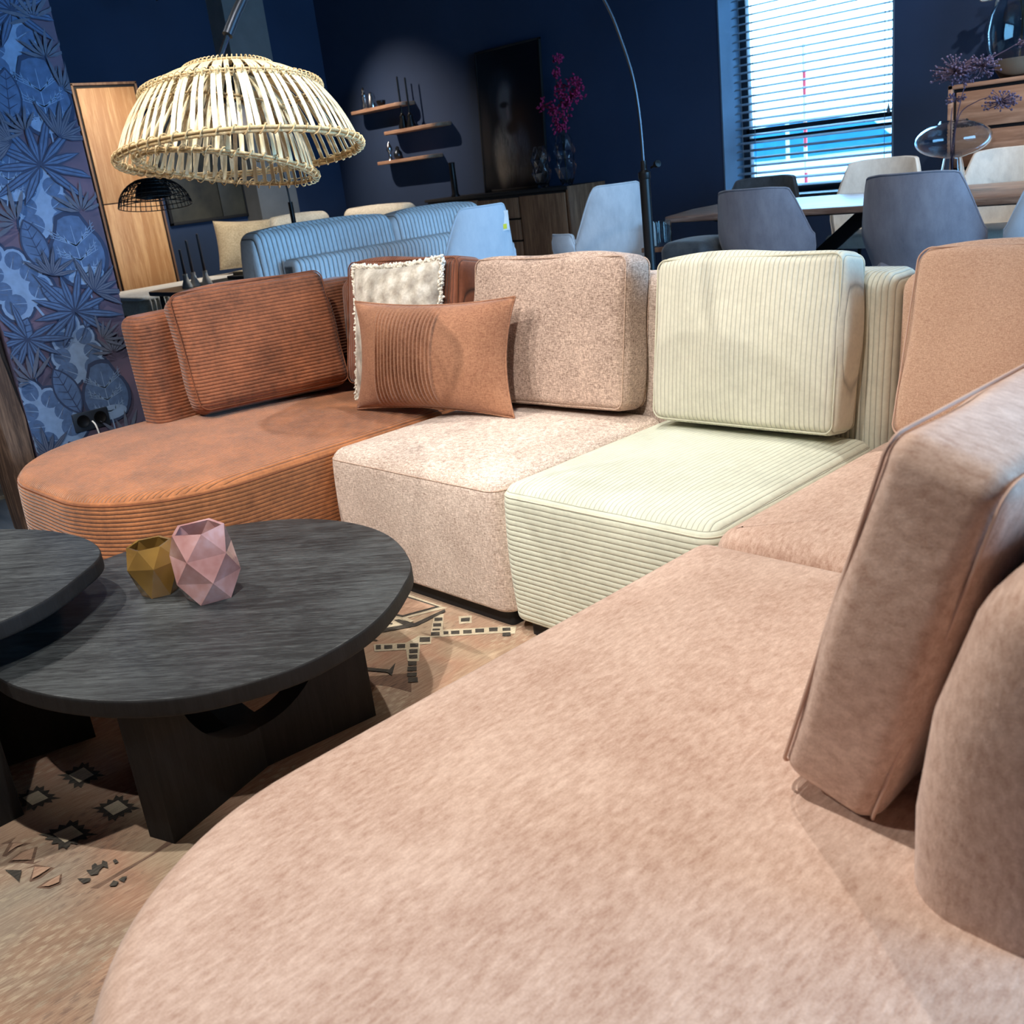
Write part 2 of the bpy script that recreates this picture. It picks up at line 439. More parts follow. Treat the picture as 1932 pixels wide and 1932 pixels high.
SY0, SY1, SZ0, SZ1 = 1.6, 6.2, 0.2, 2.8
struct('wall_right', merge(plain(XR, XR+0.3, YF, SY0, 0, ZC), plain(XR, XR+0.3, SY1, YB, 0, ZC),
                           plain(XR, XR+0.3, SY0, SY1, 0, SZ0), plain(XR, XR+0.3, SY0, SY1, SZ1, ZC)), MAT['navy'])
struct('column', plain(XL, XL+0.32, 6.12, 6.62, 0, ZC), MAT['grey_col'])
struct('trim_1', bx(-5.75, -5.0, 0.2, 2.6, 0, 0.02), MAT['floor_w'])

# window with dark frame, reveal lining and glass
win = thing('window_1', None, None, (-4.36, YB, 0), kind='structure')
FY0, FY1 = YB+0.27, YB+0.33
obj('reveal', merge(plain(WX0-0.001, WX0+0.012, YB-0.005, YB+0.36, WZ0, WZ1), plain(WX1-0.012, WX1+0.001, YB-0.005, YB+0.36, WZ0, WZ1),
                    plain(WX0, WX1, YB-0.005, YB+0.36, WZ1-0.012, WZ1)), MAT['plaster'], win, True)
obj('window_sill', bx(WX0, WX1, YB-0.04, YB+0.36, WZ0-0.02, WZ0+0.015), MAT['frame_dark'], win, True)
for (a, b) in ((WX0+0.01, WX0+0.085), (WX1-0.085, WX1-0.01)):
    obj('stile', bx(a, b, FY0, FY1, WZ0, WZ1), MAT['frame_dark'], win, True)
for (a, b) in ((WZ0, WZ0+0.07), (1.155, 1.195), (1.225, 1.27), (WZ1-0.07, WZ1)):
    obj('rail', bx(WX0+0.05, WX1-0.05, FY0, FY1, a, b), MAT['frame_dark'], win, True)
for (a, b) in ((WZ0+0.06, 1.17), (1.26, WZ1-0.06)):
    obj('pane', plain(WX0+0.07, WX1-0.07, FY0+0.025, FY0+0.030, a, b), MAT['clear_glass'], win, True, sharp=0)

# venetian blind hanging in the reveal
bl = thing('venetian_blind', 'slate blue venetian blind with open horizontal slats in the bright window', 'blind', (-4.36, YB+0.17, 0.8))
obj('headrail', bx(WX0+0.03, WX1-0.03, YB+0.14, YB+0.20, WZ1-0.075, WZ1-0.02), MAT['slat'], bl, True)
slat_mesh = None
for k in range(29):
    z = 0.80 + 0.0607*k
    if slat_mesh is None:
        V, Fc = [], []
        for i, x in enumerate((WX0+0.03, WX1-0.03)):
            for j in range(5):
                yy = -0.025+0.0125*j; V.append(Vector((x+4.36, yy, 0.003*(1-(yy/0.025)**2)+0.34*yy)))
        for j in range(4): Fc.append((j, j+1, 5+j+1, 5+j))
        V2 = [v-Vector((0, 0, 0.0030)) for v in V]; F2 = [tuple(10+i for i in reversed(q)) for q in Fc]
        side = [(0, 5, 15, 10), (4, 14, 19, 9), (0, 10, 11, 1), (1, 11, 12, 2), (2, 12, 13, 3), (3, 13, 14, 4), (5, 6, 16, 15), (6, 7, 17, 16), (7, 8, 18, 17), (8, 9, 19, 18)]
        s = obj('slat', (V+V2, Fc+F2+side), MAT['slat'], bl); slat_mesh = s.data
    else:
        s = bpy.data.objects.new('slat', slat_mesh); col.objects.link(s); s.parent = bl
    s.location = (0, 0, z-0.8)
for x in (WX0+0.10, WX0+0.22, WX1-0.14):
    obj('ladder_cord', tube([(x, YB+0.143, 0.80), (x, YB+0.143, WZ1-0.05)], 0.0022, 5), MAT['slat'], bl, True)
for (x, z) in ((WX1-0.10, 1.33), (WX1-0.045, 1.62), (WX1-0.05, 1.36)):
    c = obj('pull_cord', tube([(x, YB+0.125, z), (x, YB+0.125, WZ1-0.06)], 0.0016, 5), MAT['slat'], bl, True)
    obj('tassel', mv(lathe([(0.002, 0.0), (0.013, -0.05), (0.015, -0.065), (0.004, -0.072)], 10), x+4.36, 0.125-0.17, z-0.8), MAT['slat'], c)

# street outside: pavement, parked white car, red and white pole, house front
t = NT('pale_paving'); MAT['paving'] = t.out(t.ramp(t.noise(3.0), [(0.3, (0.5, 0.5, 0.5, 1)), (0.7, (0.65, 0.65, 0.65, 1))]), 0.8)
g = obj('pavement', plain(-30, 12, YB+0.4, 40, -0.3, -0.15), MAT['paving']); g['kind'] = 'structure'
MAT['car_white'] = paint('white_car_paint', (0.8, 0.82, 0.84, 1), 0.2)
MAT['car_glass'] = paint('dark_blue_car_glass', (0.03, 0.16, 0.26, 1), 0.08)
MAT['red'] = paint('red_paint', (0.7, 0.05, 0.06, 1), 0.5)
MAT['rubber'] = paint('black_rubber', (0.02, 0.02, 0.02, 1), 0.8)
car = thing('parked_car', 'white parked car with blue windows seen through the blind', 'car', (-7.0, 12.4, -0.15))
prof = [(-2.1, 0.30), (-2.15, 0.75), (-1.75, 0.98), (-1.15, 1.05), (-0.55, 1.48), (0.2, 1.58), (1.2, 1.52), (1.85, 1.10), (2.05, 0.95), (2.1, 0.35)]
obj('body', extrude(prof, -0.85, 0.85), MAT['car_white'], car)
for (P) in ([(-1.0, 1.06), (-0.5, 1.42), (0.05, 1.49), (0.05, 1.06)], [(0.12, 1.06), (0.12, 1.5), (1.12, 1.44), (1.55, 1.08)]):
    obj('side_window', extrude(P, -0.87, -0.84), MAT['car_glass'], car)
obj('windscreen', merge(extrude([(-1.13, 1.10), (-0.57, 1.50), (-0.53, 1.46), (-1.07, 1.06)], -0.75, 0.75)), MAT['car_glass'], car)
for x in (-1.35, 1.35):
    obj('wheel', mv(rot(lathe([(0.12, -0.1), (0.30, -0.1), (0.32, -0.06), (0.32, 0.06), (0.30, 0.1), (0.12, 0.1)], 20), 'X', 90), x, -0.82, 0.32), MAT['rubber'], car)
pole = thing('striped_pole', 'thin red and white striped pole standing outside the window', 'pole', (-5.55, 9.6, -0.15))
for k in range(9):
    obj('band', mv(lathe([(0.018, 0), (0.018, 0.24)], 10), 0, 0, 0.24*k), MAT['red'] if k % 2 else MAT['white'], pole)
hs = thing('house_front', 'pale house front with dark blue windows across the street', 'building', (-11, 17, -0.15))
obj('facade', plain(-5.5, 6.5, 0, 0.4, 0, 1.75), MAT['white'], hs)
for k in range(5):
    obj('window_pane', plain(-4.6+2.2*k, -3.2+2.2*k, -0.04, 0.02, 0.55, 1.45), MAT['car_glass'], hs)

# ------------------------------------------------------------------ wallpapered pier with a rough timber edge and a socket
t = NT('mauve_wallpaper'); nn = t.noise(7.0, detail=4)
MAT['wp_base'] = t.out(t.ramp(nn, [(0.3, S(66, 66, 90)), (0.7, S(96, 82, 104))]), 0.8)
PX, PY0, PY1 = -4.2, 1.27, 1.76
pier = struct('wall_pier', plain(PX-0.25, PX, PY0, PY1, 0, ZC), MAT['wp_base'])
tp = []
for k in range(15):
    z = ZC*k/14; tp.append((z, 0.010*math.sin(5*z)+0.008*math.sin(13*z+1)))
V, Fc = [], []
for (z, d) in tp:
    for (x, y) in ((PX-0.25, PY0-0.10+d), (PX-0.03, PY0-0.13+d*1.5), (PX+0.012, PY0-0.09-d), (PX+0.010, PY0-0.02+d), (PX-0.03, PY0-0.002), (PX-0.25, PY0-0.002)): V.append(Vector((x, y, z)))
for i in range(14):
    for k in range(6): Fc.append((i*6+k, i*6+(k+1) % 6, (i+1)*6+(k+1) % 6, (i+1)*6+k))
Fc += [tuple(reversed(range(6))), tuple(range(84, 90))]
struct('trim_2', (V, Fc), MAT['post_wood'])
so = thing('wall_socket', 'dark double wall socket with plugged white cord on the botanical wallpaper', 'socket', (PX, 1.515, 0.415))
obj('plate', mv(rbox(0.012, 0.150, 0.078, 0.004, 2), 0.006), MAT['socket'], so)
for s in (-1, 1):
    obj('outlet', mv(rot(lathe([(0.004, 0.001), (0.020, 0.001), (0.024, 0.004), (0.026, 0.004), (0.026, 0.0)], 20), 'Y', 90), 0.0125, s*0.036, 0.003), MAT['black_metal'], so)
obj('cord', tube(catmull([(0.014, 0.0, -0.005), (0.035, 0.004, -0.03), (0.03, 0.012, -0.12), (0.02, 0.03, -0.41)], 6), 0.0035, 6), MAT['white'], so)

# ------------------------------------------------------------------ printed botanical leaves on the paper (thin layers proud of it)
WP = dict(dark=paint('print_navy', S(36, 52, 84), 0.8), mid=paint('print_blue', S(66, 92, 132), 0.8, var=0.18, scale=40),
          light=paint('print_pale_blue', S(112, 140, 178), 0.8, var=0.12, scale=30), soft=paint('print_slate', S(78, 88, 110), 0.8, var=0.15, scale=30))
def poly_on_wall(polys, off):
    V, Fc = [], []; inc = 1.5e-5 if len(polys) <= 16 else 0.0
    for i_, P in enumerate(polys):
        n = len(V)
        for (a, b) in P: V.append(Vector((off+inc*i_, a, b)))
        Fc.append(tuple(range(n, n+len(P))))
    return V, Fc
def stroke(P, w0, w1=None):
    w1 = w0 if w1 is None else w1; L, R = [], []
    for i in range(len(P)):
        a = P[max(i-1, 0)]; b = P[min(i+1, len(P)-1)]; d = math.hypot(b[0]-a[0], b[1]-a[1]) or 1
        n = (-(b[1]-a[1])/d, (b[0]-a[0])/d); wd = (w0 + (w1-w0)*i/max(1, len(P)-1))/2
        L.append((P[i][0]+n[0]*wd, P[i][1]+n[1]*wd)); R.append((P[i][0]-n[0]*wd, P[i][1]-n[1]*wd))
    return [[L[i], L[i+1], R[i+1], R[i]] for i in range(len(P)-1)]
def place(P, y, z, s, ang):
    c, q = math.cos(ang), math.sin(ang)
    return [(y+s*(p[0]*c-p[1]*q), z+s*(p[0]*q+p[1]*c)) for p in P]
def ell(cx, cy, rx, ry, n=14, rt=0.0):
    c, q = math.cos(rt), math.sin(rt)
    return [(cx+rx*math.cos(2*PI*k/n)*c-ry*math.sin(2*PI*k/n)*q, cy+rx*math.cos(2*PI*k/n)*q+ry*math.sin(2*PI*k/n)*c) for k in range(n)]
def clip(P): return [(min(max(a, PY0+0.001), PY1-0.001), b) for (a, b) in P]
MC = [0.0004]
def motif(layers, y, z, s, ang):
    for (cname, polys, _) in layers:
        off = MC[0]; MC[0] += (1.5e-5*len(polys) if len(polys) <= 16 else 0) + 0.00005
        pp = [clip(place(P, y, z, s, ang)) for P in polys]
        pp = [P for P in pp if max(a for a, b in P)-min(a for a, b in P) > 1e-4]
        if not pp: continue
        o = obj('printed_leaf', poly_on_wall(pp, off), WP[cname], pier, sharp=0)
        o.location = (PX, 0, 0)
def lobed(y, z, s, ang=0.0, k=0):
    lob = [(0, 0.42, 0.13, 0.17), (-0.15, 0.2, 0.15, 0.16), (0.15, 0.2, 0.15, 0.16), (-0.21, -0.03, 0.16, 0.16), (0.21, -0.03, 0.16, 0.16), (-0.19, -0.27, 0.19, 0.19), (0.19, -0.27, 0.19, 0.19)]
    motif([('dark', [ell(a, b, c+0.055, d+0.055) for a, b, c, d in lob] + [[(-0.05, 0.5), (0, 0.70), (0.05, 0.5)]], 0.0006),
           ('light', [ell(0, 0.02, 0.17, 0.44)] + [ell(a, b, c+0.02, d+0.02) for a, b, c, d in lob] + [[(-0.03, 0.5), (0, 0.64), (0.03, 0.5)]], 0.0010),
           ('mid', [ell(a*1.08, b+0.015, c*0.80, d*0.78, 14) for a, b, c, d in lob], 0.0014),
           ('light', sum([stroke([(0, b-0.10), (a*0.6, b-0.02), (a*1.3, b+0.06)], 0.018, 0.004) for a, b, c, d in lob[1:]], []) + stroke([(0, -0.62), (0, 0), (0, 0.42)], 0.035, 0.008), 0.0018),
           ('soft', sum([stroke([(a*0.8+j*c*0.2, b-c*0.1+j*0.05), (a*1.25+j*c*0.25, b+c*0.35+j*0.02)], 0.007, 0.003) for a, b, c, d in lob[1:] for j in (-1, 0, 1)], []), 0.0017)], y, z, s, ang)
def monstera(y, z, s, ang=0.0):
    out = ell(0, -0.02, 0.42, 0.46, 22); out = [(a, b+(0.16 if (b > 0.38) else 0)) for a, b in out]
    inn = [(a*0.87, b*0.89) for a, b in out]
    V = []
    for j in range(-3, 4):
        if j == 0: continue
        sg = 1 if j > 0 else -1
        for i in range(3):
            base = (0, -0.28+0.2*i); tip = (sg*(0.26+0.03*i), -0.30+0.27*i+0.05*abs(j)); V += stroke([base, tip], 0.016, 0.005)
            for q in (0.35, 0.6, 0.85):
                m = (base[0]+(tip[0]-base[0])*q, base[1]+(tip[1]-base[1])*q); V += stroke([m, (m[0]+sg*0.02, m[1]+0.08)], 0.010, 0.003)
    motif([('dark', [out], 0.0006), ('mid', [inn], 0.0010), ('light', [ell(0.02, -0.30, 0.26, 0.12, 16)], 0.0012), ('light', V + stroke([(0, -0.62), (0, 0.40)], 0.025, 0.006), 0.0016)], y, z, s, ang)
def simple_leaf(y, z, s, ang=0.0, c='mid'):
    out = [(0.24*math.sin(PI*k/10)**0.8*(1 if k <= 10 else 1), -0.5+k/10) for k in range(11)]; out = out + [(-a, b) for a, b in reversed(out[1:-1])]
    inn = [(a*0.86, b*0.92) for a, b in out]
    vn = stroke([(0, -0.75), (0, 0.42)], 0.03, 0.008)
    for k in range(5):
        for sg in (-1, 1): vn += stroke([(0, -0.34+0.16*k), (sg*0.15, -0.24+0.16*k)], 0.022, 0.008)
    motif([('dark', [out], 0.0006), ('light' if c == 'light' else 'mid', [inn], 0.0010), ('dark', vn, 0.0014)], y, z, s, ang)
def fan(y, z, s, ang=0.0, n=11, span=280, c='mid'):
    D, Mi, Li = [], [], []
    for k in range(n):
        a = math.radians(90-span/2+span*k/(n-1)); L = 0.85+0.15*math.sin(k*2.3)
        def bl(w, l0, l1):
            P = [(l0, 0), (l0+(l1-l0)*0.35, w), (l0+(l1-l0)*0.7, w*0.8), (l1, 0), (l0+(l1-l0)*0.7, -w*0.8), (l0+(l1-l0)*0.35, -w)]
            return [(x*math.cos(a)-y2*math.sin(a), x*math.sin(a)+y2*math.cos(a)) for x, y2 in P]
        D.append(bl(0.075, 0.0, L)); Mi.append(bl(0.052, 0.06, L*0.95)); Li.append(bl(0.010, 0.1, L*0.9))
    if c == 'dark': motif([('dark', Li+[[(p[0]*1.0, p[1]) for p in q] for q in Li], 0.0007), ('soft', Mi, 0.0005)], y, z, s, ang)
    else: motif([('dark', D, 0.0008), (c, Mi, 0.0012), ('dark', Li, 0.0016)], y, z, s, ang)
lobed(1.583, 1.83, 0.295, -0.2)
lobed(1.549, 1.277, 0.284, 0)
lobed(1.529, 0.695, 0.273, 0)
lobed(1.367, 1.009, 0.284, 0.45)
lobed(1.353, 0.46, 0.295, 0.35)
lobed(1.546, 0.141, 0.25, 0)
monstera(1.644, 1.651, 0.284, 0)
monstera(1.634, 1.073, 0.284, 0.05)
monstera(1.603, 0.5, 0.25, 0)
monstera(1.446, 1.395, 0.227, -0.3)
simple_leaf(1.517, 1.665, 0.216, -0.15)
simple_leaf(1.475, 1.125, 0.216, 0.2)
simple_leaf(1.45, 0.551, 0.216, 0.3)
simple_leaf(1.332, 0.788, 0.182, -0.5)
simple_leaf(1.622, 0.84, 0.136, -0.6)
simple_leaf(1.513, 0.923, 0.159, 0.9)
fan(1.572, 1.419, 0.239, 0.1)
fan(1.56, 0.856, 0.216, 0.15)
fan(1.61, 1.965, 0.205, 0.2)
fan(1.351, 0.785, 0.182, 2.6)
fan(1.694, 1.8, 0.125, 0.0,8,150,'dark')
fan(1.684, 1.232, 0.136, 0,8,150,'dark')
fan(1.681, 1.939, 0.136, 0.3,8,170,'dark')
fan(1.673, 0.665, 0.125, 0.1,8,150,'dark')
fan(1.669, 1.514, 0.159, -0.6,7,120,'soft')
fan(1.428, 1.221, 0.159, 0.8,7,140,'dark')
fan(1.654, 0.921, 0.159, -0.9,7,140,'soft')
fan(1.644, 0.292, 0.159, -0.5,7,140,'dark')
fan(1.327, 0.619, 0.159, 0.4,7,140,'dark')
fan(1.725, 1.686, 0.136, -0.8,7,120,'dark')
fan(1.486, 1.507, 0.159, 1.2,7,120,'soft')
fan(1.638, 0.728, 0.114, -1.0,7,120,'dark')
fan(1.31, 0.315, 0.136, 0.0,7,150,'soft')
fan(1.504, 1.008, 0.125, -0.3,7,140,'soft')
fan(1.544, 1.541, 0.114, 0.6,7,140,'dark')
lobed(1.40, 2.2, 0.28, 0.2)
monstera(1.62, 2.25, 0.28, 0.0)
fan(1.50, 2.52, 0.22, 0.1)
simple_leaf(1.34, 2.62, 0.2, 0.3)
lobed(1.64, 2.75, 0.28, -0.1)
monstera(1.42, 2.92, 0.28, 0.2)
fan(1.60, 3.12, 0.22, 0.0)
lobed(1.38, 3.25, 0.26, 0.3)
fan(1.62, 2.02, 0.14, 0.2, 8, 150, 'dark')
fan(1.35, 2.42, 0.14, 0.0, 8, 150, 'dark')
# ------------------------------------------------------------------ modular sofa, five modules
ZS = 0.44
def module(name, label, loc):
    return thing(name, label, 'sofa', loc, group='modules of the U-shaped sofa')
def seat(parent, P, mat, pipe_mat=None, z1=ZS, r=0.045, crown=0.018, bulge=0.006, name='seat'):
    o = obj(name, slab(P, 0.058, z1, r, 5, crown, 0.015, rings=5, bulge=bulge), mat, parent, True, 60)
    if pipe_mat is not None:
        Q = inset(P, 0.010); path = [Vector((p.x, p.y, z1-0.032)) for p in Q]
        ins = inset(P, 0.0035); path = [Vector((p.x, p.y, z1-r*0.62)) for p in inset(P, r*0.08)]
        obj('seam_piping', tube(path, 0.0022, 6, closed=True), pipe_mat, o, False)
        o.children[0].data.transform(Matrix.Translation(parent.location).inverted())
    return o
def back(parent, x0, x1, y0, y1, mat, shear, z1=0.845, r=0.045, name='backrest'):
    return obj(name, slab(rrect(x0, x1, y0, y1, 0.05, 6), 0.08, z1, r, 5, 0.004, 0.01, shear=(shear[0], shear[1], 0.40), rings=3), mat, parent, True, 60)
def plinth(parent, P):
    obj('plinth', slab(inset(P, 0.035), 0.0075, 0.060, 0.002, 1, rings=2), MAT['plinth'], parent, True)

# rust chaise with curved end
Pr = rrect(-3.80, -2.632, 0.945, 2.36, (0.46, 0.42, 0.05, 0.05), 8)
m = module('sofa_module', 'rust corduroy chaise module with a rounded end beside the blue wallpaper', (-3.2, 1.65, 0))
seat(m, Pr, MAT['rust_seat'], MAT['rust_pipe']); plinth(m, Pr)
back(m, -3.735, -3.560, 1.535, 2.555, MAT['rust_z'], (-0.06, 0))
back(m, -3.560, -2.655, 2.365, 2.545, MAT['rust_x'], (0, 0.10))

# taupe middle module
Pt = rrect(-2.628, -1.846, 1.625, 2.36, 0.05, 6)
m = module('sofa_module', 'taupe woven armless middle module between the rust and the sage green seats', (-2.24, 2.05, 0))
seat(m, Pt, MAT['taupe'], MAT['taupe_pipe'], r=0.05); plinth(m, Pt)
back(m, -2.650, -1.850, 2.365, 2.545, MAT['taupe'], (0, 0.10))

# sage green middle module
Pg = rrect(-1.842, -1.166, 1.620, 2.36, 0.05, 6)
m = module('sofa_module', 'pale sage green corduroy armless module in the middle of the sofa', (-1.5, 2.05, 0))
seat(m, Pg, MAT['green_seat'], MAT['green_pipe'], r=0.05); plinth(m, Pg)
back(m, -1.846, -1.155, 2.365, 2.545, MAT['green_x'], (0, 0.10))

# peach corner module
Pc = rrect(-1.160, -0.055, 1.585, 2.36, 0.05, 6)
m = module('sofa_module', 'peach velvet corner module right of the sage green module', (-0.6, 2.0, 0))
seat(m, Pc, MAT['peach'], None, r=0.055, z1=0.448, bulge=0.0); plinth(m, Pc)
back(m, -1.150, -0.10, 2.365, 2.545, MAT['peach_w'], (0, 0.10))
back(m, -0.372, -0.195, 1.60, 2.365, MAT['peach_w'], (0.10, 0))

# peach chaise with rounded end in the foreground
Pp = rrect(-1.172, -0.050, 0.118, 1.578, (0.45, 0.40, 0.05, 0.05), 10)
m = module('sofa_module', 'large peach velvet chaise module with rounded end filling the foreground', (-0.6, 0.85, 0))
seat(m, Pp, MAT['peach'], None, r=0.05, crown=0.02, bulge=0.008); plinth(m, Pp)
V, Fc = slab(rrect(-0.383, -0.190, 0.800, 1.578, (0.07, 0.085, 0.05, 0.05), 8), 0.08, 0.855, 0.085, 8, 0.004, 0.01, rings=3)
V = [Vector((v.x + 0.85*max(0, v.z-0.52)**2, v.y, v.z)) for v in V]
obj('backrest', (V, Fc), MAT['peach'], m, True, 60)

# ------------------------------------------------------------------ cushions
def perimeter(w, h, r, y, z0=0.0):
    P = rrect(-w/2, w/2, 0, h, r, 5)
    return [Vector((p.x, y, p.y+z0)) for p in P]
def box_cushion(label, w, h, tk, loc, rz, lean, mat, pipe, puff=0.03, r=0.035, roll=0.0, sag=0.0, name='back_cushion', grp='loose back cushions of the sofa'):
    e = thing(name, label, 'cushion', loc, rz, group=grp)
    V, Fc = rbox(w, tk, h, r, 4, (16, 3, 14), (0.006, puff, 0.008), z0=True)
    ml = Matrix.Rotation(math.radians(roll), 4, 'Y') @ Matrix.Rotation(math.radians(lean), 4, 'X')
    ph = random.random()*6
    def soft(v):
        u = v.x/(w/2); q = v.z/h
        v.z -= sag*(1-u*u)*q
        v.x += 0.004*math.sin(9*q+ph); v.y += 0.004*math.sin(7*u+ph)*math.sin(5*q+ph)
        c = abs(u)**5*abs(2*q-1)**5; v.x *= 1-0.02*c; v.z -= 0.007*c*(1 if q > 0.5 else -0.4); v.z += 0.004*math.sin(4.5*u+ph)*q*q
        v.z = max(v.z, 0.0)
        return v
    V = [ml @ soft(Vector(v)) for v in V]
    zm = min(v.z for v in V); V = [v-Vector((0, 0, zm)) for v in V]
    body = obj('cover', (V, Fc), mat, e, sharp=60)
    if pipe is not None:
        for s in (-1, 1):
            path = perimeter(w-0.012, h-0.012, r*0.8, s*(tk/2-r*0.16), 0.006)
            path = [ml @ soft(p) - Vector((0, 0, zm)) for p in path]
            obj('piping', tube(path, 0.0024, 6, closed=True), pipe, e)
    return e
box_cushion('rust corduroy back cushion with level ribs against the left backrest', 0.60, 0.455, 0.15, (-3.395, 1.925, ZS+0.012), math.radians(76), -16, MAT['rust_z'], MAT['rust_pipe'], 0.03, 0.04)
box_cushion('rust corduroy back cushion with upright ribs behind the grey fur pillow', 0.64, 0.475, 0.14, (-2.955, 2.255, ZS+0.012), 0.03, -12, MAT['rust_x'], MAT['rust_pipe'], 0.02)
box_cushion('taupe woven back cushion leaning behind the taupe seat', 0.63, 0.468, 0.13, (-2.225, 2.265, ZS+0.012), math.radians(4), -10, MAT['taupe_dark'], MAT['taupe_pipe'], 0.025, 0.03)
box_cushion('pale sage green corduroy back cushion with upright ribs', 0.565, 0.458, 0.13, (-1.50, 2.265, ZS+0.012), math.radians(2), -10, MAT['green_x'], MAT['green_pipe'], 0.025, 0.03)
box_cushion('peach woven back cushion in the corner right of the green cushion', 0.66, 0.458, 0.14, (-0.735, 2.245, ZS+0.018), math.radians(-2), -17, MAT['peach_w'], MAT['peach_pipe'], 0.025, 0.035)
box_cushion('peach velvet cushion leaning on the chaise backrest in the foreground', 0.62, 0.458, 0.125, (-0.512, 1.190, ZS+0.012), math.radians(-90), -18, MAT['peach'], MAT['peach_pipe'], 0.015, 0.028)

def knife_pillow(name, label, w, h, tk, loc, rz, lean, mat, nu=40, nv=26, roll=0.0, edge=0.06, fn=None, group='scatter pillows on the sofa'):
    e = thing(name, label, 'pillow', loc, rz, group=group)
    V, Fc = [], []
    def pos(u, v, s):
        x = w/2*u*(1-edge*(1-v*v)); z = h/2*v*(1-edge*1.1*(1-u*u))
        y = s*tk/2*(max(0, 1-u**4)*max(0, 1-v**4))**0.55*(0.45+0.55*(1-u*u)**0.5*(1-v*v)**0.5)
        if fn: y += s*fn(u, v)*min(1, 6*(1-abs(u)))*min(1, 6*(1-abs(v)))
        return Vector((x, y, z+h/2))
    idx = {}
    for s in (-1, 1):
        for i in range(nu+1):
            for j in range(nv+1):
                edge_v = i in (0, nu) or j in (0, nv)
                k = (0 if edge_v else s, i, j)
                if k not in idx: idx[k] = len(V); V.append(pos(-1+2*i/nu, -1+2*j/nv, s))
    def id_(s, i, j): return idx[(0 if (i in (0, nu) or j in (0, nv)) else s, i, j)]
    for s in (-1, 1):
        for i in range(nu):
            for j in range(nv):
                q = (id_(s, i, j), id_(s, i+1, j), id_(s, i+1, j+1), id_(s, i, j+1))
                Fc.append(q if s < 0 else tuple(reversed(q)))
    ml = Matrix.Rotation(math.radians(roll), 4, 'Y') @ Matrix.Rotation(math.radians(lean), 4, 'X')
    V = [ml @ v for v in V]; zm = min(v.z for v in V); V = [v-Vector((0, 0, zm)) for v in V]
    o = obj('cover', (V, Fc), mat, e, sharp=180)
    border = [V[id_(-1, i, 0)] for i in range(nu)] + [V[id_(-1, nu, j)] for j in range(nv)] + [V[id_(-1, i, nv)] for i in range(nu, 0, -1)] + [V[id_(-1, 0, j)] for j in range(nv, 0, -1)]
    return e, border
def pleats(u, v):
    if -0.62 < u < 0.24: f_ = ((u+0.62)/0.86*16) % 1.0; return 0.011*(f_ if f_ < 0.88 else (1-f_)/0.12*0.88)
    return 0.0025*math.sin(5*u+3*v)*math.cos(4*v)
e, b = knife_pillow('pleated_pillow', 'copper rectangular pillow with pleated centre between rust and taupe seats', 0.69, 0.375, 0.17, (-2.58, 2.03, ZS+0.018), math.radians(10), -12, MAT['pleat'], nu=440, nv=26, fn=pleats, edge=0.10)
obj('seam_piping', tube(b, 0.0032, 5, closed=True), MAT['pleat'], e)
t = NT('grey_checked_fur'); s_ = t.sep()
ck1 = t.math('SINE', t.math('MULTIPLY', t.math('ADD', s_[0], t.math('MULTIPLY', s_[2], 0.35)), 95.0)); ck2 = t.math('SINE', t.math('MULTIPLY', t.math('SUBTRACT', s_[2], t.math('MULTIPLY', s_[0], 0.35)), 80.0))
fz = t.noise(60, detail=4, rough=0.7); fv = t.math('ADD', t.math('MULTIPLY', t.math('ADD', ck1, ck2), 0.07), t.math('ADD', t.math('MULTIPLY', fz, 0.5), 0.25))
MAT['fur'] = t.out(t.ramp(fv, [(0.30, S(138, 128, 116)), (0.5, S(178, 170, 156)), (0.70, S(216, 210, 198))]), 0.95, normal=t.bump(t.math('ADD', fz, t.math('MULTIPLY', t.math('ADD', ck1, ck2), 0.15)), 0.5, 0.006), Sheen_Weight=0.4)
MAT['fur_edge'] = paint('ivory_fur_fringe', S(226, 220, 206), 0.95)
e, b = knife_pillow('fur_pillow', 'grey checked faux fur pillow with fluffy ivory edges', 0.44, 0.482, 0.15, (-2.875, 2.125, ZS+0.014), math.radians(8), -13, MAT['fur'], nu=44, nv=44, roll=-2,
                    fn=lambda u, v: 0.004*math.sin(23*u+7*v)*math.sin(21*v-6*u))
tv = []
rnd = random.Random(4)
for k, p in enumerate(b):
    for q in range(7):
        d = Vector((rnd.uniform(-1, 1), rnd.uniform(-0.6, 0.6), rnd.uniform(-1, 1))).normalized(); out = (p-Vector((0, p.y, 0.25)))
        out.normalize(); d = (d*0.6+out).normalized()*rnd.uniform(0.006, 0.013); bb = p+Vector((rnd.uniform(-.006, .006), rnd.uniform(-.006, .006), rnd.uniform(-.006, .006)))
        tv.append(tube([bb-d*0.3, bb+d*0.5, bb+d], [0.0045, 0.0045, 0.0022], 5))
o = obj('fur_edge', merge(*tv), MAT['fur_edge'], e, sharp=180); o['kind'] = 'stuff'

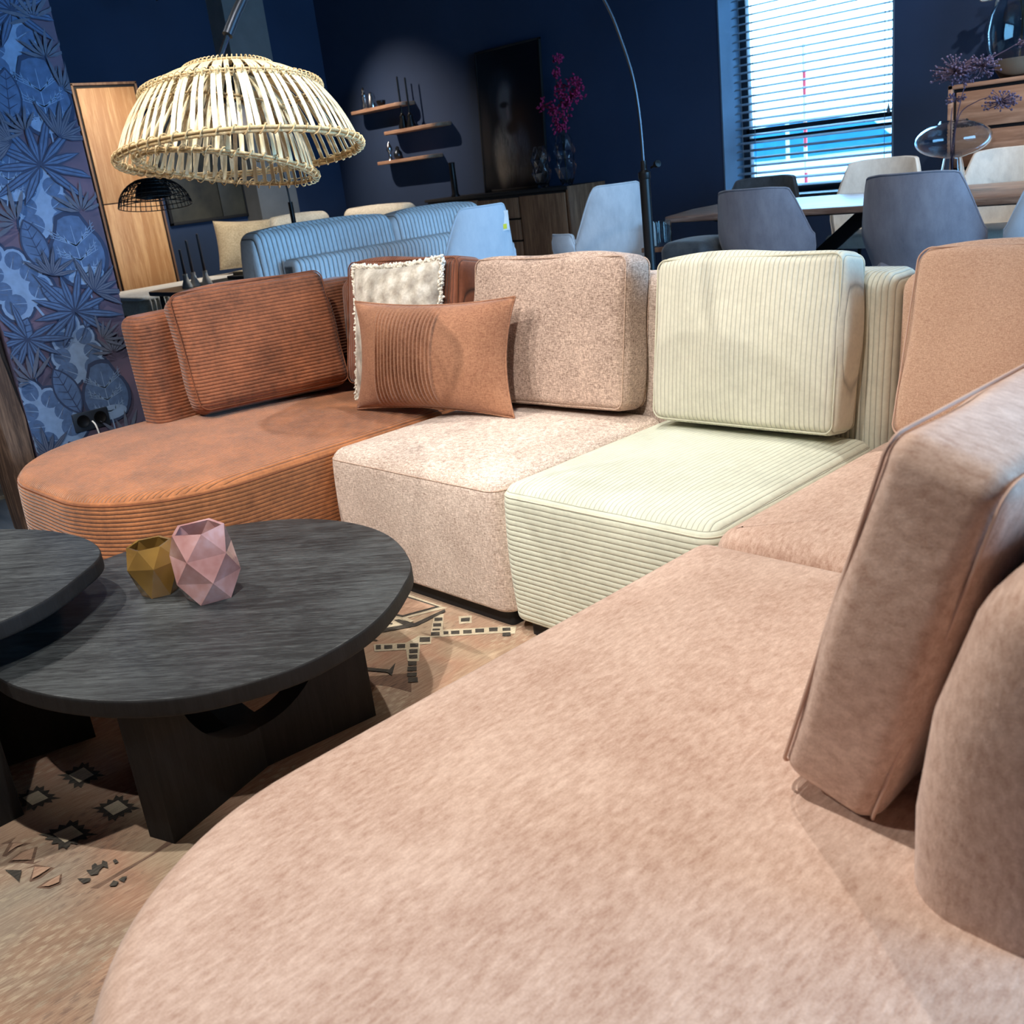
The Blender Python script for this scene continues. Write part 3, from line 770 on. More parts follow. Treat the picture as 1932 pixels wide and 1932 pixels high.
# ------------------------------------------------------------------ coffee tables
def coffee_table(label, outline, z1, loc, angs, rad, arc):
    e = thing('coffee_table', label, 'coffee table', loc, group='nested black coffee tables')
    P = catmull([Vector((p[0], p[1], 0)) for p in outline], 8, closed=True)
    top = obj('table_top', slab(P, z1-0.038, z1, 0.005, 3, 0, 0.004, rings=3), MAT['black_wood'], e, True, 30)
    top.data.materials.append(MAT['black_leg'])
    for f in top.data.polygons:
        if f.normal.z < 0.8: f.material_index = 1  # weaker light on the rim put into its darker colour
    zt = z1-0.038-loc[2]
    for ang in angs:
        # panel leg: wide foot outside, round bite towards the middle
        pr = [(0.0, 0.0), (rad, 0.0), (rad, zt), (rad-0.085, zt)]
        n = 14
        for i in range(1, n+1):
            a = math.radians(90*i/n); pr.append(((rad-0.085)*(math.cos(a) if i < n else 0.0), zt-(zt-arc)*math.sin(a)))
        vf = extrude(pr, -0.035, 0.035); vf = rot(vf, 'Z', ang)
        obj('leg_panel', vf, MAT['black_leg'], e, sharp=35)
    return e
T1 = [(-1.783, 1.28), (-1.978, 1.368), (-2.165, 1.378), (-2.337, 1.32), (-2.47, 1.19), (-2.555, 0.98), (-2.53, 0.74), (-2.41, 0.56), (-2.24, 0.462), (-2.081, 0.436), (-1.92, 0.462), (-1.755, 0.535), (-1.63, 0.645), (-1.563, 0.80), (-1.563, 0.93), (-1.60, 1.05), (-1.685, 1.18)]
T1 = list(reversed(T1))
coffee_table('large oval black wood coffee table holding two faceted glass holders', list(reversed(T1)), 0.36, (-1.885, 0.850, 0.0075), (-72, 84, 186), 0.29, 0.10)
T2 = [(-2.264, 0.761), (-2.17, 0.674), (-2.089, 0.564), (-2.060, 0.44), (-2.09, 0.28), (-2.20, 0.12), (-2.38, 0.0), (-2.60, -0.03), (-2.80, 0.05), (-2.93, 0.22), (-2.95, 0.44), (-2.85, 0.62), (-2.69, 0.72), (-2.564, 0.768), (-2.405, 0.79)]
coffee_table('smaller higher black coffee table overlapping the oval one at the left edge', list(reversed(T2)), 0.47, (-2.45, 0.37, 0.0075), (3, 75, 200), 0.31, 0.14)

# faceted tealight holders
def faceted(label, loc, rz, rings, mat_body, n=6):
    e = thing('tealight_holder', label, 'candle holder', loc, rz, group='faceted glass candle holders')
    V, Fc = [], []
    for i, (r, z) in enumerate(rings):
        for k in range(n):
            a = 2*PI*(k+0.5*(i % 2))/n; V.append(Vector((r*math.cos(a), r*math.sin(a), z)))
    for i in range(len(rings)-1):
        for k in range(n):
            a, b2 = i*n+k, i*n+(k+1) % n; c, d = (i+1)*n+k, (i+1)*n+(k+1) % n
            if i % 2 == 0: Fc += [(a, b2, c), (b2, d, c)]
            else: Fc += [(a, d, c), (a, b2, d)]
    Fc.append(tuple(reversed(range(n))))
    Vi = [Vector((v.x*0.88, v.y*0.88, max(v.z, 0.012)*0.985+0.001)) for v in V]; nV = len(V)
    Fi = [tuple(nV+i for i in reversed(q)) for q in Fc]
    rim = [((len(rings)-1)*n+k, (len(rings)-1)*n+(k+1) % n, nV+(len(rings)-1)*n+(k+1) % n, nV+(len(rings)-1)*n+k) for k in range(n)]
    obj('faceted_glass', (V+Vi, Fc+Fi+rim), mat_body, e, sharp=0)
    return e
t = NT('rose_pearl_glass'); fr = t.n('ShaderNodeNewGeometry')
nn = t.noise(16, detail=3)
MAT['rose'] = t.out(t.ramp(nn, [(0.3, S(168, 118, 112)), (0.55, S(196, 154, 152)), (0.75, S(214, 190, 198))]), 0.10, Transmission_Weight=0.25, Coat_Weight=0.7, IOR=1.5)
t = NT('amber_glass'); nn = t.noise(10)
MAT['amber'] = t.out(t.ramp(nn, [(0.3, S(128, 98, 52)), (0.7, S(168, 134, 70))]), 0.10, Transmission_Weight=0.35, Coat_Weight=0.6, IOR=1.45)
faceted('rose pink faceted glass candle holder on the oval coffee table', (-2.045, 0.905, 0.3605), 0.3, [(0.058, 0), (0.075, 0.054), (0.073, 0.110), (0.060, 0.166)], MAT['rose'], 5)
faceted('amber faceted glass candle holder behind the rose pink one', (-2.185, 0.845, 0.3605), 0.1, [(0.042, 0), (0.066, 0.078), (0.050, 0.122)], MAT['amber'], 6)
# ------------------------------------------------------------------ arc floor lamp with rattan shade
PL = Vector((-2.262, 2.85, 0)); SH = Vector((-2.065, 1.191, 0)); du = (SH-PL).normalized()
al = thing('arc_floor_lamp', 'black arc floor lamp with a pale rattan strip shade over the coffee table', 'lamp', PL)
obj('base', mv(lathe([(0.001, 0.0), (0.17, 0.0), (0.175, 0.006), (0.175, 0.03), (0.165, 0.038), (0.03, 0.04), (0.03, 0.05), (0.001, 0.05)], 32), 0, 0, 0.0005), MAT['black_metal'], al)
obj('post', tube([(0, 0, 0.04), (0, 0, 1.125)], 0.019, 14), MAT['black_metal'], al)
obj('collar', mv(lathe([(0.020, 0), (0.022, 0.004), (0.022, 0.022), (0.011, 0.03), (0.010, 0.06), (0.0, 0.06)], 14), 0, 0, 1.11), MAT['black_metal'], al)
obj('knob', xf(lathe([(0.004, 0), (0.004, 0.03), (0.012, 0.032), (0.012, 0.045), (0.0, 0.046)], 10), Matrix.Translation((0.02, 0.015, 1.145)) @ Matrix.Rotation(math.radians(75), 4, Vector((0.3, 0.9, 0)))), MAT['black_metal'], al)
pts = [(0, 1.13), (0.004, 1.295), (0.028, 1.428), (0.085, 1.547), (0.165, 1.66), (0.38, 1.86), (0.72, 1.985), (1.08, 1.965), (1.38, 1.80), (1.535, 1.648), (1.615, 1.557)]
path = catmull([du*u + Vector((0, 0, z)) for u, z in pts], 10)
obj('arc_rod', tube(path, 0.0055, 8), MAT['grey_metal'], al)
end = catmull([du*u + Vector((0, 0, z)) for u, z in ((1.47, 1.715), (1.54, 1.642), (1.595, 1.580), (1.63, 1.535))], 6)
obj('sleeve', tube(end, 0.0115, 10), MAT['grey_metal'], al)
obj('stem', tube([du*1.625 + Vector((0, 0, 1.542)), du*1.672 + Vector((0, 0, 1.475))], 0.006, 8), MAT['chrome'], al)
# shade: its own frame, tilted up towards the camera
sc_ = SH - PL + Vector((0.010, 0.018, 1.462))
near = Vector((SH.x*-1, SH.y*-1, 0)).normalized(); right = Vector((-near.y, near.x, 0))
shm = Matrix.Translation(sc_) @ Matrix.Rotation(math.radians(-7.5), 4, right) @ Matrix.Rotation(math.radians(-2.0), 4, near)
def ring_pts(r, z, n=72, wob=0.0): return [Vector((r*math.cos(2*PI*k/n), r*math.sin(2*PI*k/n), z)) for k in range(n)]
def strip(prof, width, th=0.0014):
    V, Fc = [], []
    P = catmull([Vector((r, 0, z)) for r, z in prof], 4)
    for i, p in enumerate(P):
        a = P[max(i-1, 0)]; b = P[min(i+1, len(P)-1)]; tn = (b-a).normalized(); nrm = Vector((-tn.z, 0, tn.x))
        for (sy, sn) in ((-1, -1), (1, -1), (1, 1), (-1, 1)): V.append(p + Vector((0, sy*width/2, 0)) + nrm*sn*th/2)
    for i in range(len(P)-1):
        for k in range(4): Fc.append((i*4+k, i*4+(k+1) % 4, (i+1)*4+(k+1) % 4, (i+1)*4+k))
    Fc += [(3, 2, 1, 0), tuple((len(P)-1)*4+k for k in range(4))]
    return V, Fc
def shade(parent, m0, prof, n, width, mat, name='rattan_strip', jit=0.02):
    me = make_mesh(name, strip(prof, width), mat, 40)
    rj = random.Random(n)
    for k in range(n):
        o = bpy.data.objects.new(name, me); col.objects.link(o); o.parent = parent
        o.matrix_local = m0 @ Matrix.Rotation(2*PI*k/n + rj.uniform(-jit, jit), 4, 'Z')
def bound_ring(parent, m0, r, z, mat, strands=3, rr=0.0032, wraps=40, wr=0.0016):
    parts = []
    for s in range(strands):
        a = 2*PI*s/strands + 0.5
        parts.append(tube(ring_pts(r+0.0045*math.cos(a), z+0.0045*math.sin(a), 64), rr, 6, closed=True))
    hp = []
    N = wraps*8
    for k in range(N):
        th = 2*PI*k/N; ph = 2*PI*k*wraps/N
        rr2 = 0.0098
        hp.append(Vector(((r+rr2*math.cos(ph))*math.cos(th), (r+rr2*math.cos(ph))*math.sin(th), z+rr2*math.sin(ph))))
    o = obj('ring', xf(merge(*parts), m0), mat, parent, sharp=180)
    obj('binding', xf(tube(hp, wr, 4, closed=True), m0), mat, o, sharp=180)
OUT = [(0.088, 0.000), (0.135, -0.012), (0.180, -0.040), (0.214, -0.080), (0.238, -0.122), (0.256, -0.166)]
INN = [(0.080, -0.020), (0.118, -0.058), (0.148, -0.105), (0.170, -0.150), (0.186, -0.196)]
bound_ring(al, shm, 0.257, -0.168, MAT['rattan'], 3, 0.0034, 56)
bound_ring(al, shm, 0.185, -0.043, MAT['rattan'], 2, 0.0022, 80, 0.0013)
bound_ring(al, shm, 0.089, 0.001, MAT['rattan'], 2, 0.0024, 60, 0.0014)
shade(al, shm, OUT, 72, 0.0098, MAT['bamboo'])
inm = shm @ Matrix.Rotation(math.radians(-10.0), 4, shm.to_3x3().inverted() @ near) @ Matrix.Rotation(math.radians(0), 4, 'X')
bound_ring(al, inm, 0.187, -0.198, MAT['rattan'], 2, 0.0030, 44)
bound_ring(al, inm, 0.130, -0.078, MAT['rattan'], 2, 0.0020, 40, 0.0012)
shade(al, inm, INN, 52, 0.0092, MAT['bamboo'], 'inner_strip')
obj('top_plate', xf(lathe([(0.001, 0.004), (0.080, 0.004), (0.084, 0.001), (0.080, -0.003), (0.001, -0.003)], 32), shm), MAT['black_metal'], al)
obj('crown_cap', xf(lathe([(0.045, 0.003), (0.042, 0.012), (0.018, 0.017), (0.010, 0.025), (0.001, 0.025)], 20), shm), MAT['black_metal'], al)
obj('bulb_socket', xf(lathe([(0.001, -0.003), (0.022, -0.004), (0.022, -0.06), (0.018, -0.065), (0.001, -0.065)], 16), shm), MAT['black_metal'], al)
obj('bulb', xf(mv(ball(0.03, 16, 10), 0, 0, -0.092), shm), MAT['white'], al)
# measured outlines of the woven figures, metres on the floor plane
RUG_DARK = [[(-2.119, 1.572), (-2.1, 1.586), (-2.083, 1.572), (-2.102, 1.557)], [(-2.093, 1.545), (-2.074, 1.559), (-2.057, 1.545), (-2.076, 1.531)], [(-2.067, 1.521), (-2.05, 1.534), (-2.041, 1.526), (-2.058, 1.513)], [(-2.054, 1.504), (-2.034, 1.519), (-2.016, 1.504), (-2.036, 1.489)], [(-2.027, 1.527), (-2.016, 1.536), (-2.001, 1.523), (-2.011, 1.514)], [(-2.011, 1.541), (-1.992, 1.556), (-1.975, 1.541), (-1.994, 1.527)], [(-1.984, 1.563), (-1.965, 1.578), (-1.948, 1.563), (-1.967, 1.548)], [(-1.96, 1.587), (-1.94, 1.602), (-1.923, 1.586), (-1.942, 1.571)], [(-1.932, 1.613), (-1.912, 1.628), (-1.895, 1.611), (-1.914, 1.597)], [(-1.898, 1.633), (-1.881, 1.647), (-1.866, 1.633), (-1.884, 1.62)], [(-1.876, 1.612), (-1.859, 1.626), (-1.843, 1.611), (-1.861, 1.597)], [(-2.056, 1.465), (-2.032, 1.483), (-2.01, 1.464), (-2.034, 1.446)], [(-2.05, 1.425), (-2.031, 1.44), (-2.013, 1.425), (-2.032, 1.411)], [(-2.024, 1.401), (-2.005, 1.416), (-1.987, 1.401), (-2.005, 1.387)], [(-1.999, 1.38), (-1.981, 1.395), (-1.962, 1.38), (-1.98, 1.366)], [(-1.971, 1.355), (-1.952, 1.369), (-1.935, 1.355), (-1.954, 1.341)], [(-1.948, 1.335), (-1.929, 1.35), (-1.91, 1.335), (-1.93, 1.32)], [(-1.923, 1.314), (-1.902, 1.329), (-1.887, 1.316), (-1.907, 1.301)], [(-1.901, 1.299), (-1.881, 1.314), (-1.86, 1.298), (-1.88, 1.282)], [(-2.078, 1.402), (-2.059, 1.416), (-2.041, 1.401), (-2.059, 1.387)], [(-2.105, 1.378), (-2.086, 1.392), (-2.068, 1.378), (-2.086, 1.364)], [(-2.126, 1.365), (-2.115, 1.374), (-2.093, 1.358), (-2.104, 1.348)], [(-2.047, 1.611), (-2.028, 1.629), (-2.011, 1.611), (-2.031, 1.596)], [(-2.248, 1.514), (-2.322, 1.612), (-2.315, 1.627), (-2.161, 1.63), (-2.205, 1.522)], [(-2.212, 1.495), (-2.203, 1.507), (-2.141, 1.516), (-2.137, 1.627), (-2.121, 1.616), (-2.122, 1.507), (-2.195, 1.397), (-2.223, 1.386), (-2.225, 1.403), (-2.161, 1.49)], [(-2.215, 1.471), (-2.2, 1.481), (-2.193, 1.477), (-2.193, 1.471)], [(-2.215, 1.465), (-2.193, 1.46), (-2.193, 1.454), (-2.201, 1.452)], [(-2.222, 1.463), (-2.215, 1.448), (-2.222, 1.446), (-2.23, 1.449)], [(-2.229, 1.467), (-2.244, 1.457), (-2.251, 1.46), (-2.251, 1.466)], [(-2.229, 1.472), (-2.251, 1.478), (-2.251, 1.484), (-2.243, 1.486)], [(-2.222, 1.474), (-2.229, 1.49), (-2.221, 1.492), (-2.214, 1.488)], [(-2.046, 1.268), (-1.977, 1.297), (-1.994, 1.331), (-1.944, 1.28), (-1.969, 1.285), (-2.028, 1.258)], [(-2.181, 1.361), (-2.141, 1.387), (-2.172, 1.386)], [(-2.135, 0.602), (-2.16, 0.592), (-2.165, 0.601), (-2.182, 0.591), (-2.196, 0.6), (-2.205, 0.59), (-2.228, 0.599), (-2.227, 0.589), (-2.243, 0.589), (-2.227, 0.575), (-2.242, 0.568), (-2.226, 0.56), (-2.24, 0.548), (-2.225, 0.545), (-2.239, 0.528), (-2.213, 0.539), (-2.208, 0.529), (-2.191, 0.54), (-2.177, 0.531), (-2.169, 0.541), (-2.147, 0.532), (-2.147, 0.542), (-2.133, 0.543), (-2.148, 0.556), (-2.134, 0.563), (-2.149, 0.57), (-2.134, 0.582), (-2.149, 0.585)], [(-2.177, 0.572), (-2.198, 0.57), (-2.196, 0.559), (-2.175, 0.561)], [(-2.131, 0.499), (-2.156, 0.487), (-2.159, 0.496), (-2.177, 0.485), (-2.189, 0.494), (-2.198, 0.484), (-2.218, 0.492), (-2.219, 0.482), (-2.234, 0.481), (-2.22, 0.468), (-2.235, 0.461), (-2.221, 0.453), (-2.236, 0.441), (-2.221, 0.439), (-2.237, 0.421), (-2.211, 0.433), (-2.207, 0.424), (-2.19, 0.435), (-2.178, 0.427), (-2.169, 0.437), (-2.15, 0.429), (-2.149, 0.439), (-2.135, 0.44), (-2.148, 0.453), (-2.134, 0.459), (-2.147, 0.467), (-2.132, 0.479), (-2.146, 0.481)], [(-2.174, 0.467), (-2.194, 0.464), (-2.193, 0.453), (-2.173, 0.456)], [(-1.94, 0.595), (-1.963, 0.585), (-1.967, 0.594), (-1.982, 0.584), (-1.994, 0.593), (-2.002, 0.583), (-2.022, 0.592), (-2.022, 0.583), (-2.036, 0.582), (-2.022, 0.569), (-2.036, 0.563), (-2.022, 0.555), (-2.036, 0.544), (-2.022, 0.542), (-2.035, 0.525), (-2.012, 0.535), (-2.008, 0.526), (-1.993, 0.536), (-1.981, 0.528), (-1.973, 0.537), (-1.955, 0.53), (-1.954, 0.539), (-1.941, 0.539), (-1.954, 0.552), (-1.941, 0.558), (-1.954, 0.565), (-1.941, 0.576), (-1.953, 0.579)], [(-1.979, 0.567), (-1.998, 0.565), (-1.996, 0.554), (-1.978, 0.556)], [(-1.925, 0.497), (-1.951, 0.484), (-1.955, 0.494), (-1.973, 0.483), (-1.985, 0.492), (-1.994, 0.481), (-2.015, 0.49), (-2.016, 0.479), (-2.031, 0.478), (-2.018, 0.464), (-2.033, 0.456), (-2.019, 0.448), (-2.035, 0.435), (-2.02, 0.433), (-2.037, 0.413), (-2.01, 0.426), (-2.007, 0.416), (-1.989, 0.428), (-1.977, 0.419), (-1.968, 0.43), (-1.948, 0.422), (-1.947, 0.432), (-1.933, 0.433), (-1.945, 0.447), (-1.93, 0.454), (-1.943, 0.462), (-1.928, 0.475), (-1.942, 0.477)], [(-1.971, 0.463), (-1.992, 0.459), (-1.991, 0.448), (-1.97, 0.451)], [(-1.915, 0.724), (-1.935, 0.717), (-1.94, 0.724), (-1.953, 0.717), (-1.966, 0.724), (-1.972, 0.717), (-1.992, 0.724), (-1.981, 0.71), (-1.992, 0.706), (-1.981, 0.696), (-1.992, 0.687), (-1.981, 0.683), (-1.992, 0.668), (-1.972, 0.676), (-1.967, 0.669), (-1.954, 0.677), (-1.942, 0.669), (-1.936, 0.677), (-1.917, 0.67), (-1.927, 0.684), (-1.916, 0.688), (-1.926, 0.697), (-1.916, 0.706), (-1.926, 0.71)], [(-1.947, 0.702), (-1.962, 0.701), (-1.961, 0.692), (-1.946, 0.693)], [(-1.972, 0.325), (-1.941, 0.347), (-1.908, 0.33), (-1.931, 0.329)], [(-1.82, 0.41), (-1.798, 0.428), (-1.79, 0.422), (-1.794, 0.412)], [(-1.83, 0.432), (-1.822, 0.44), (-1.835, 0.445), (-1.837, 0.453), (-1.825, 0.453), (-1.823, 0.46), (-1.833, 0.466), (-1.82, 0.47), (-1.799, 0.463), (-1.812, 0.459), (-1.808, 0.449), (-1.798, 0.442), (-1.807, 0.431)], [(-1.815, 0.479), (-1.815, 0.485), (-1.8, 0.485), (-1.801, 0.477)], [(-1.744, 0.441), (-1.753, 0.454), (-1.74, 0.459), (-1.733, 0.45)], [(-1.747, 0.461), (-1.749, 0.47), (-1.742, 0.477), (-1.731, 0.465)]]
RUG_IVORY = [[(-2.137, 1.586), (-2.116, 1.605), (-2.038, 1.534), (-1.873, 1.663), (-1.842, 1.626), (-1.884, 1.606), (-2.028, 1.484), (-2.063, 1.512)], [(-2.136, 1.365), (-2.065, 1.423), (-2.067, 1.472), (-2.034, 1.489), (-1.999, 1.458), (-2.022, 1.438), (-1.947, 1.373), (-1.974, 1.356), (-2.031, 1.396), (-2.099, 1.34)], [(-2.064, 1.617), (-2.035, 1.642), (-1.998, 1.608), (-2.025, 1.584)], [(-2.251, 1.509), (-2.336, 1.622), (-2.334, 1.638), (-2.14, 1.636), (-2.194, 1.52)], [(-2.226, 1.41), (-2.269, 1.484), (-2.241, 1.508), (-2.168, 1.525), (-2.163, 1.489), (-2.201, 1.432)], [(-2.201, 1.512), (-2.189, 1.526), (-2.152, 1.522), (-2.154, 1.511)], [(-2.161, 0.584), (-2.215, 0.582), (-2.213, 0.546), (-2.159, 0.549)], [(-2.157, 0.479), (-2.208, 0.475), (-2.21, 0.441), (-2.159, 0.445)], [(-1.964, 0.578), (-2.011, 0.576), (-2.011, 0.543), (-1.964, 0.545)], [(-1.953, 0.476), (-2.005, 0.472), (-2.009, 0.434), (-1.957, 0.439)], [(-1.934, 0.71), (-1.972, 0.71), (-1.973, 0.683), (-1.935, 0.683)]]
RUG_BROWN = [[(-2.0, 1.242), (-1.915, 1.321), (-1.835, 1.256), (-1.913, 1.241), (-1.942, 1.227), (-1.916, 1.191)], [(-2.074, 0.348), (-2.072, 0.381), (-2.061, 0.366), (-2.019, 0.396), (-2.029, 0.37), (-2.018, 0.342), (-2.028, 0.337), (-2.061, 0.362)], [(-1.995, 0.337), (-2.011, 0.368), (-1.997, 0.398), (-1.948, 0.372), (-1.942, 0.388), (-1.943, 0.371), (-1.975, 0.352)], [(-1.945, 0.352), (-1.939, 0.373), (-1.894, 0.395), (-1.885, 0.364), (-1.89, 0.346), (-1.896, 0.345), (-1.934, 0.368)], [(-1.863, 0.346), (-1.867, 0.371), (-1.863, 0.397), (-1.832, 0.383), (-1.838, 0.362)], [(-1.772, 0.415), (-1.773, 0.544), (-1.785, 0.582), (-1.768, 0.583), (-1.765, 0.519), (-1.758, 0.425)]]
RUG_ROSE = [[(-2.246, 1.522), (-2.312, 1.607), (-2.304, 1.618), (-2.175, 1.623), (-2.213, 1.53)], [(-2.049, 0.367), (-2.029, 0.384), (-2.031, 0.367), (-2.027, 0.349)], [(-1.993, 0.344), (-2.0, 0.37), (-1.994, 0.391), (-1.959, 0.372)], [(-1.929, 0.368), (-1.899, 0.389), (-1.894, 0.365), (-1.894, 0.35)], [(-1.855, 0.355), (-1.858, 0.374), (-1.859, 0.392), (-1.838, 0.382), (-1.843, 0.364)], [(-1.674, 0.369), (-1.652, 0.396), (-1.64, 0.383), (-1.645, 0.367)], [(-1.721, 0.416), (-1.713, 0.436), (-1.702, 0.427), (-1.708, 0.414)], [(-1.59, 0.337), (-1.584, 0.371), (-1.573, 0.368), (-1.568, 0.339)]]
# ------------------------------------------------------------------ kilim rug
t = NT('kilim_ground'); st = t.map((14, 1.0, 1))
n1 = t.noise(16, st, detail=5, rough=0.75); n2 = t.noise(2.2, detail=3); n3 = t.noise(1.5, t.map((1, 1, 1), loc=(5, 3, 0)), detail=2); n4 = t.noise(420, detail=1); n5 = t.noise(60, st, detail=3)
base = t.ramp(n1, [(0.32, S(132, 108, 90)), (0.5, S(186, 162, 136)), (0.66, S(220, 202, 174))])
pat = t.ramp(n2, [(0.38, S(204, 182, 152)), (0.48, S(206, 144, 116)), (0.56, S(172, 132, 112)), (0.66, S(168, 166, 156))])
cc = t.mix(0.45, base, pat)
cc = t.mix(t.ramp(n3, [(0.55, (0, 0, 0, 1)), (0.75, (0.55, 0.55, 0.55, 1))]), cc, S(214, 198, 170))
cc = t.mix(t.math('MULTIPLY', n5, 0.35), cc, S(120, 98, 80))
xy = t.sep()
wx = t.math('SINE', t.math('ADD', t.math('MULTIPLY', xy[0], 190.0), t.math('MULTIPLY', t.noise(30, st, detail=3), 8.0)))
wy = t.math('SINE', t.math('ADD', t.math('MULTIPLY', xy[1], 130.0), t.math('MULTIPLY', t.noise(26, st, detail=3), 8.0)))
fig = t.math('MULTIPLY', t.math('MULTIPLY', wx, wy), t.ramp(t.noise(3.1, t.map(loc=(2.0, 7.0, 0)), detail=1), [(0.52, (0, 0, 0, 1)), (0.62, (1, 1, 1, 1))]))
cc = t.mix(t.ramp(fig, [(0.30, (0, 0, 0, 1)), (0.55, (0.5, 0.5, 0.5, 1))]), cc, S(112, 92, 84))
fig2 = t.math('MULTIPLY', t.math('MULTIPLY', wx, wy), t.ramp(t.noise(3.4, t.map(loc=(4.0, 1.0, 0)), detail=1), [(0.50, (0, 0, 0, 1)), (0.60, (1, 1, 1, 1))]))
cc = t.mix(t.ramp(t.math('MULTIPLY', fig2, 1.0), [(0.35, (0, 0, 0, 1)), (0.6, (0.4, 0.4, 0.4, 1))]), cc, S(226, 212, 184))
MAT['rug'] = t.out(cc, 0.95, normal=t.bump(t.math('ADD', n1, t.math('MULTIPLY', n4, 0.5)), 0.7, 0.003))
def rugmat(name, a, b):
    t = NT(name); st = t.map((8, 1, 1)); n1 = t.noise(26, st, detail=4, rough=0.7); n4 = t.noise(420, detail=1)
    return t.out(t.ramp(n1, [(0.32, a), (0.66, b)]), 0.95, normal=t.bump(t.math('ADD', n1, n4), 0.6, 0.002))
rug = thing('kilim_rug', 'faded beige kilim rug with dark woven geometric figures under the coffee tables', 'rug', (-1.9, 0.5, 0))
obj('pile', bx(-3.3, -0.5, -1.4, 1.85, 0.0005, 0.0070, 0.002), MAT['rug'], rug, True)
def flat(L, z, dz=0.00004):
    V, Fc = [], []
    for i, P in enumerate(L):
        n = len(V); V += [Vector((a, b, z+dz*i)) for a, b in P]; q = list(range(n, n+len(P)))
        ar = sum(P[k-1][0]*P[k][1]-P[k][0]*P[k-1][1] for k in range(len(P)))
        Fc.append(tuple(q if ar > 0 else reversed(q)))
    return V, Fc
rm_ = dict(brown=rugmat('kilim_brown', S(92, 72, 62), S(146, 116, 96)), ivory=rugmat('kilim_ivory', S(190, 176, 150), S(222, 210, 182)),
           dark=rugmat('kilim_charcoal', S(44, 42, 42), S(92, 86, 76)), rose=rugmat('kilim_rose', S(170, 134, 112), S(204, 170, 144)))
def figures(L, z, m):
    for i, P in enumerate(L): obj('woven_figure', flat([P], z+0.00003*i), rm_[m], rug, True, 0)
figures(RUG_BROWN, 0.0073, 'brown'); figures(RUG_IVORY[:5], 0.0082, 'ivory'); figures(RUG_DARK, 0.0084, 'dark'); figures(RUG_ROSE[:-3], 0.0102, 'rose'); figures(RUG_IVORY[5:], 0.0104, 'ivory')
# ------------------------------------------------------------------ upholstered chairs
def sm(a, b, x):
    x = max(0, min(1, (x-a)/(b-a))); return x*x*(3-2*x)
def shell_part(t0, t1, zb, topf, W=0.27, D=0.25, lean=0.10, th=0.042, nt=24, nz=9, rnd=0.0, spread=105):
    """curved upholstered panel, closed solid; t runs round the back"""
    rows = []
    for i in range(nt+1):
        tt = t0+(t1-t0)*i/nt; a = math.radians(tt*spread); zt = topf(tt)
        e = min(tt-t0, t1-tt)/(t1-t0)
        if rnd: zt -= rnd*(1-math.sqrt(max(0, 1-(1-min(1, e/0.14))**2)))
        rowo = []
        for j in range(nz+1):
            z = zb+(zt-zb)*j/nz
            s = 0.80+0.20*sm(0.40, 0.66, z)
            nrm = Vector((math.sin(a)/W, math.cos(a)/D, 0)).normalized()
            p = Vector((W*s*math.sin(a), D*s*math.cos(a)+lean*max(0, z-0.5)*max(0, math.cos(a)), z))
            k = 1.0 if j < nz else 0.55
            rowo.append((p, nrm*k))
        rows.append(rowo)
    V, Fc = [], []; n1 = nz+1
    for s in (1, -1):
        for r in rows:
            for (p, nrm) in r: V.append(p + nrm*(th/2*s))
    off = (nt+1)*n1
    for i in range(nt):
        for j in range(nz):
            a, b, c, d = i*n1+j, (i+1)*n1+j, (i+1)*n1+j+1, i*n1+j+1
            Fc.append((d, c, b, a)); Fc.append((off+a, off+b, off+c, off+d))
    for i in range(nt):
        a, b = i*n1+nz, (i+1)*n1+nz; Fc.append((a, off+a, off+b, b))
        a, b = i*n1, (i+1)*n1; Fc.append((b, off+b, off+a, a))
    for j in range(nz):
        a, b = j, j+1; Fc.append((a, off+a, off+b, b))
        a, b = nt*n1+j, nt*n1+j+1; Fc.append((b, off+b, off+a, a))
    edge = [rows[i][nz][0] + rows[i][nz][1]*(th*0.5) for i in range(nt+1)]
    return (V, Fc), edge
def leg_set(e, h=0.40, w=0.19, sp=0.24):
    for sx in (-1, 1):
        for sy in (-1, 1):
            obj('leg', tube([(sx*sp, sy*sp, 0.0005), (sx*w*0.75, sy*w*0.75, h)], [0.009, 0.015], 8), MAT['black_metal'], e)
def dining_chair(label, mat, loc, rz, top=0.925, group='velvet dining chairs'):
    e = thing('dining_chair', label, 'chair', loc, rz, group)
    def topf(tt):
        a = abs(tt); k = max(0, min(1, (a-0.43)/0.23)); k = 0.8*k+0.2*k*k*(3-2*k)
        return top - 0.012*sm(0.2, 0.5, a) - (top-0.012-0.66)*k - 0.20*sm(0.67, 0.80, a)
    vf, edge = shell_part(-0.80, 0.80, 0.38, topf, W=0.355, D=0.21, nt=44, spread=100)
    b = obj('backrest', vf, mat, e, sharp=50)
    obj('piping', tube(edge, 0.005, 6), mat, b)
    obj('seat', mv(rbox(0.42, 0.44, 0.09, 0.035, 3, (4, 4, 1), (0, 0, 0.015)), 0, -0.03, 0.455), mat, e, sharp=60)
    leg_set(e); return e
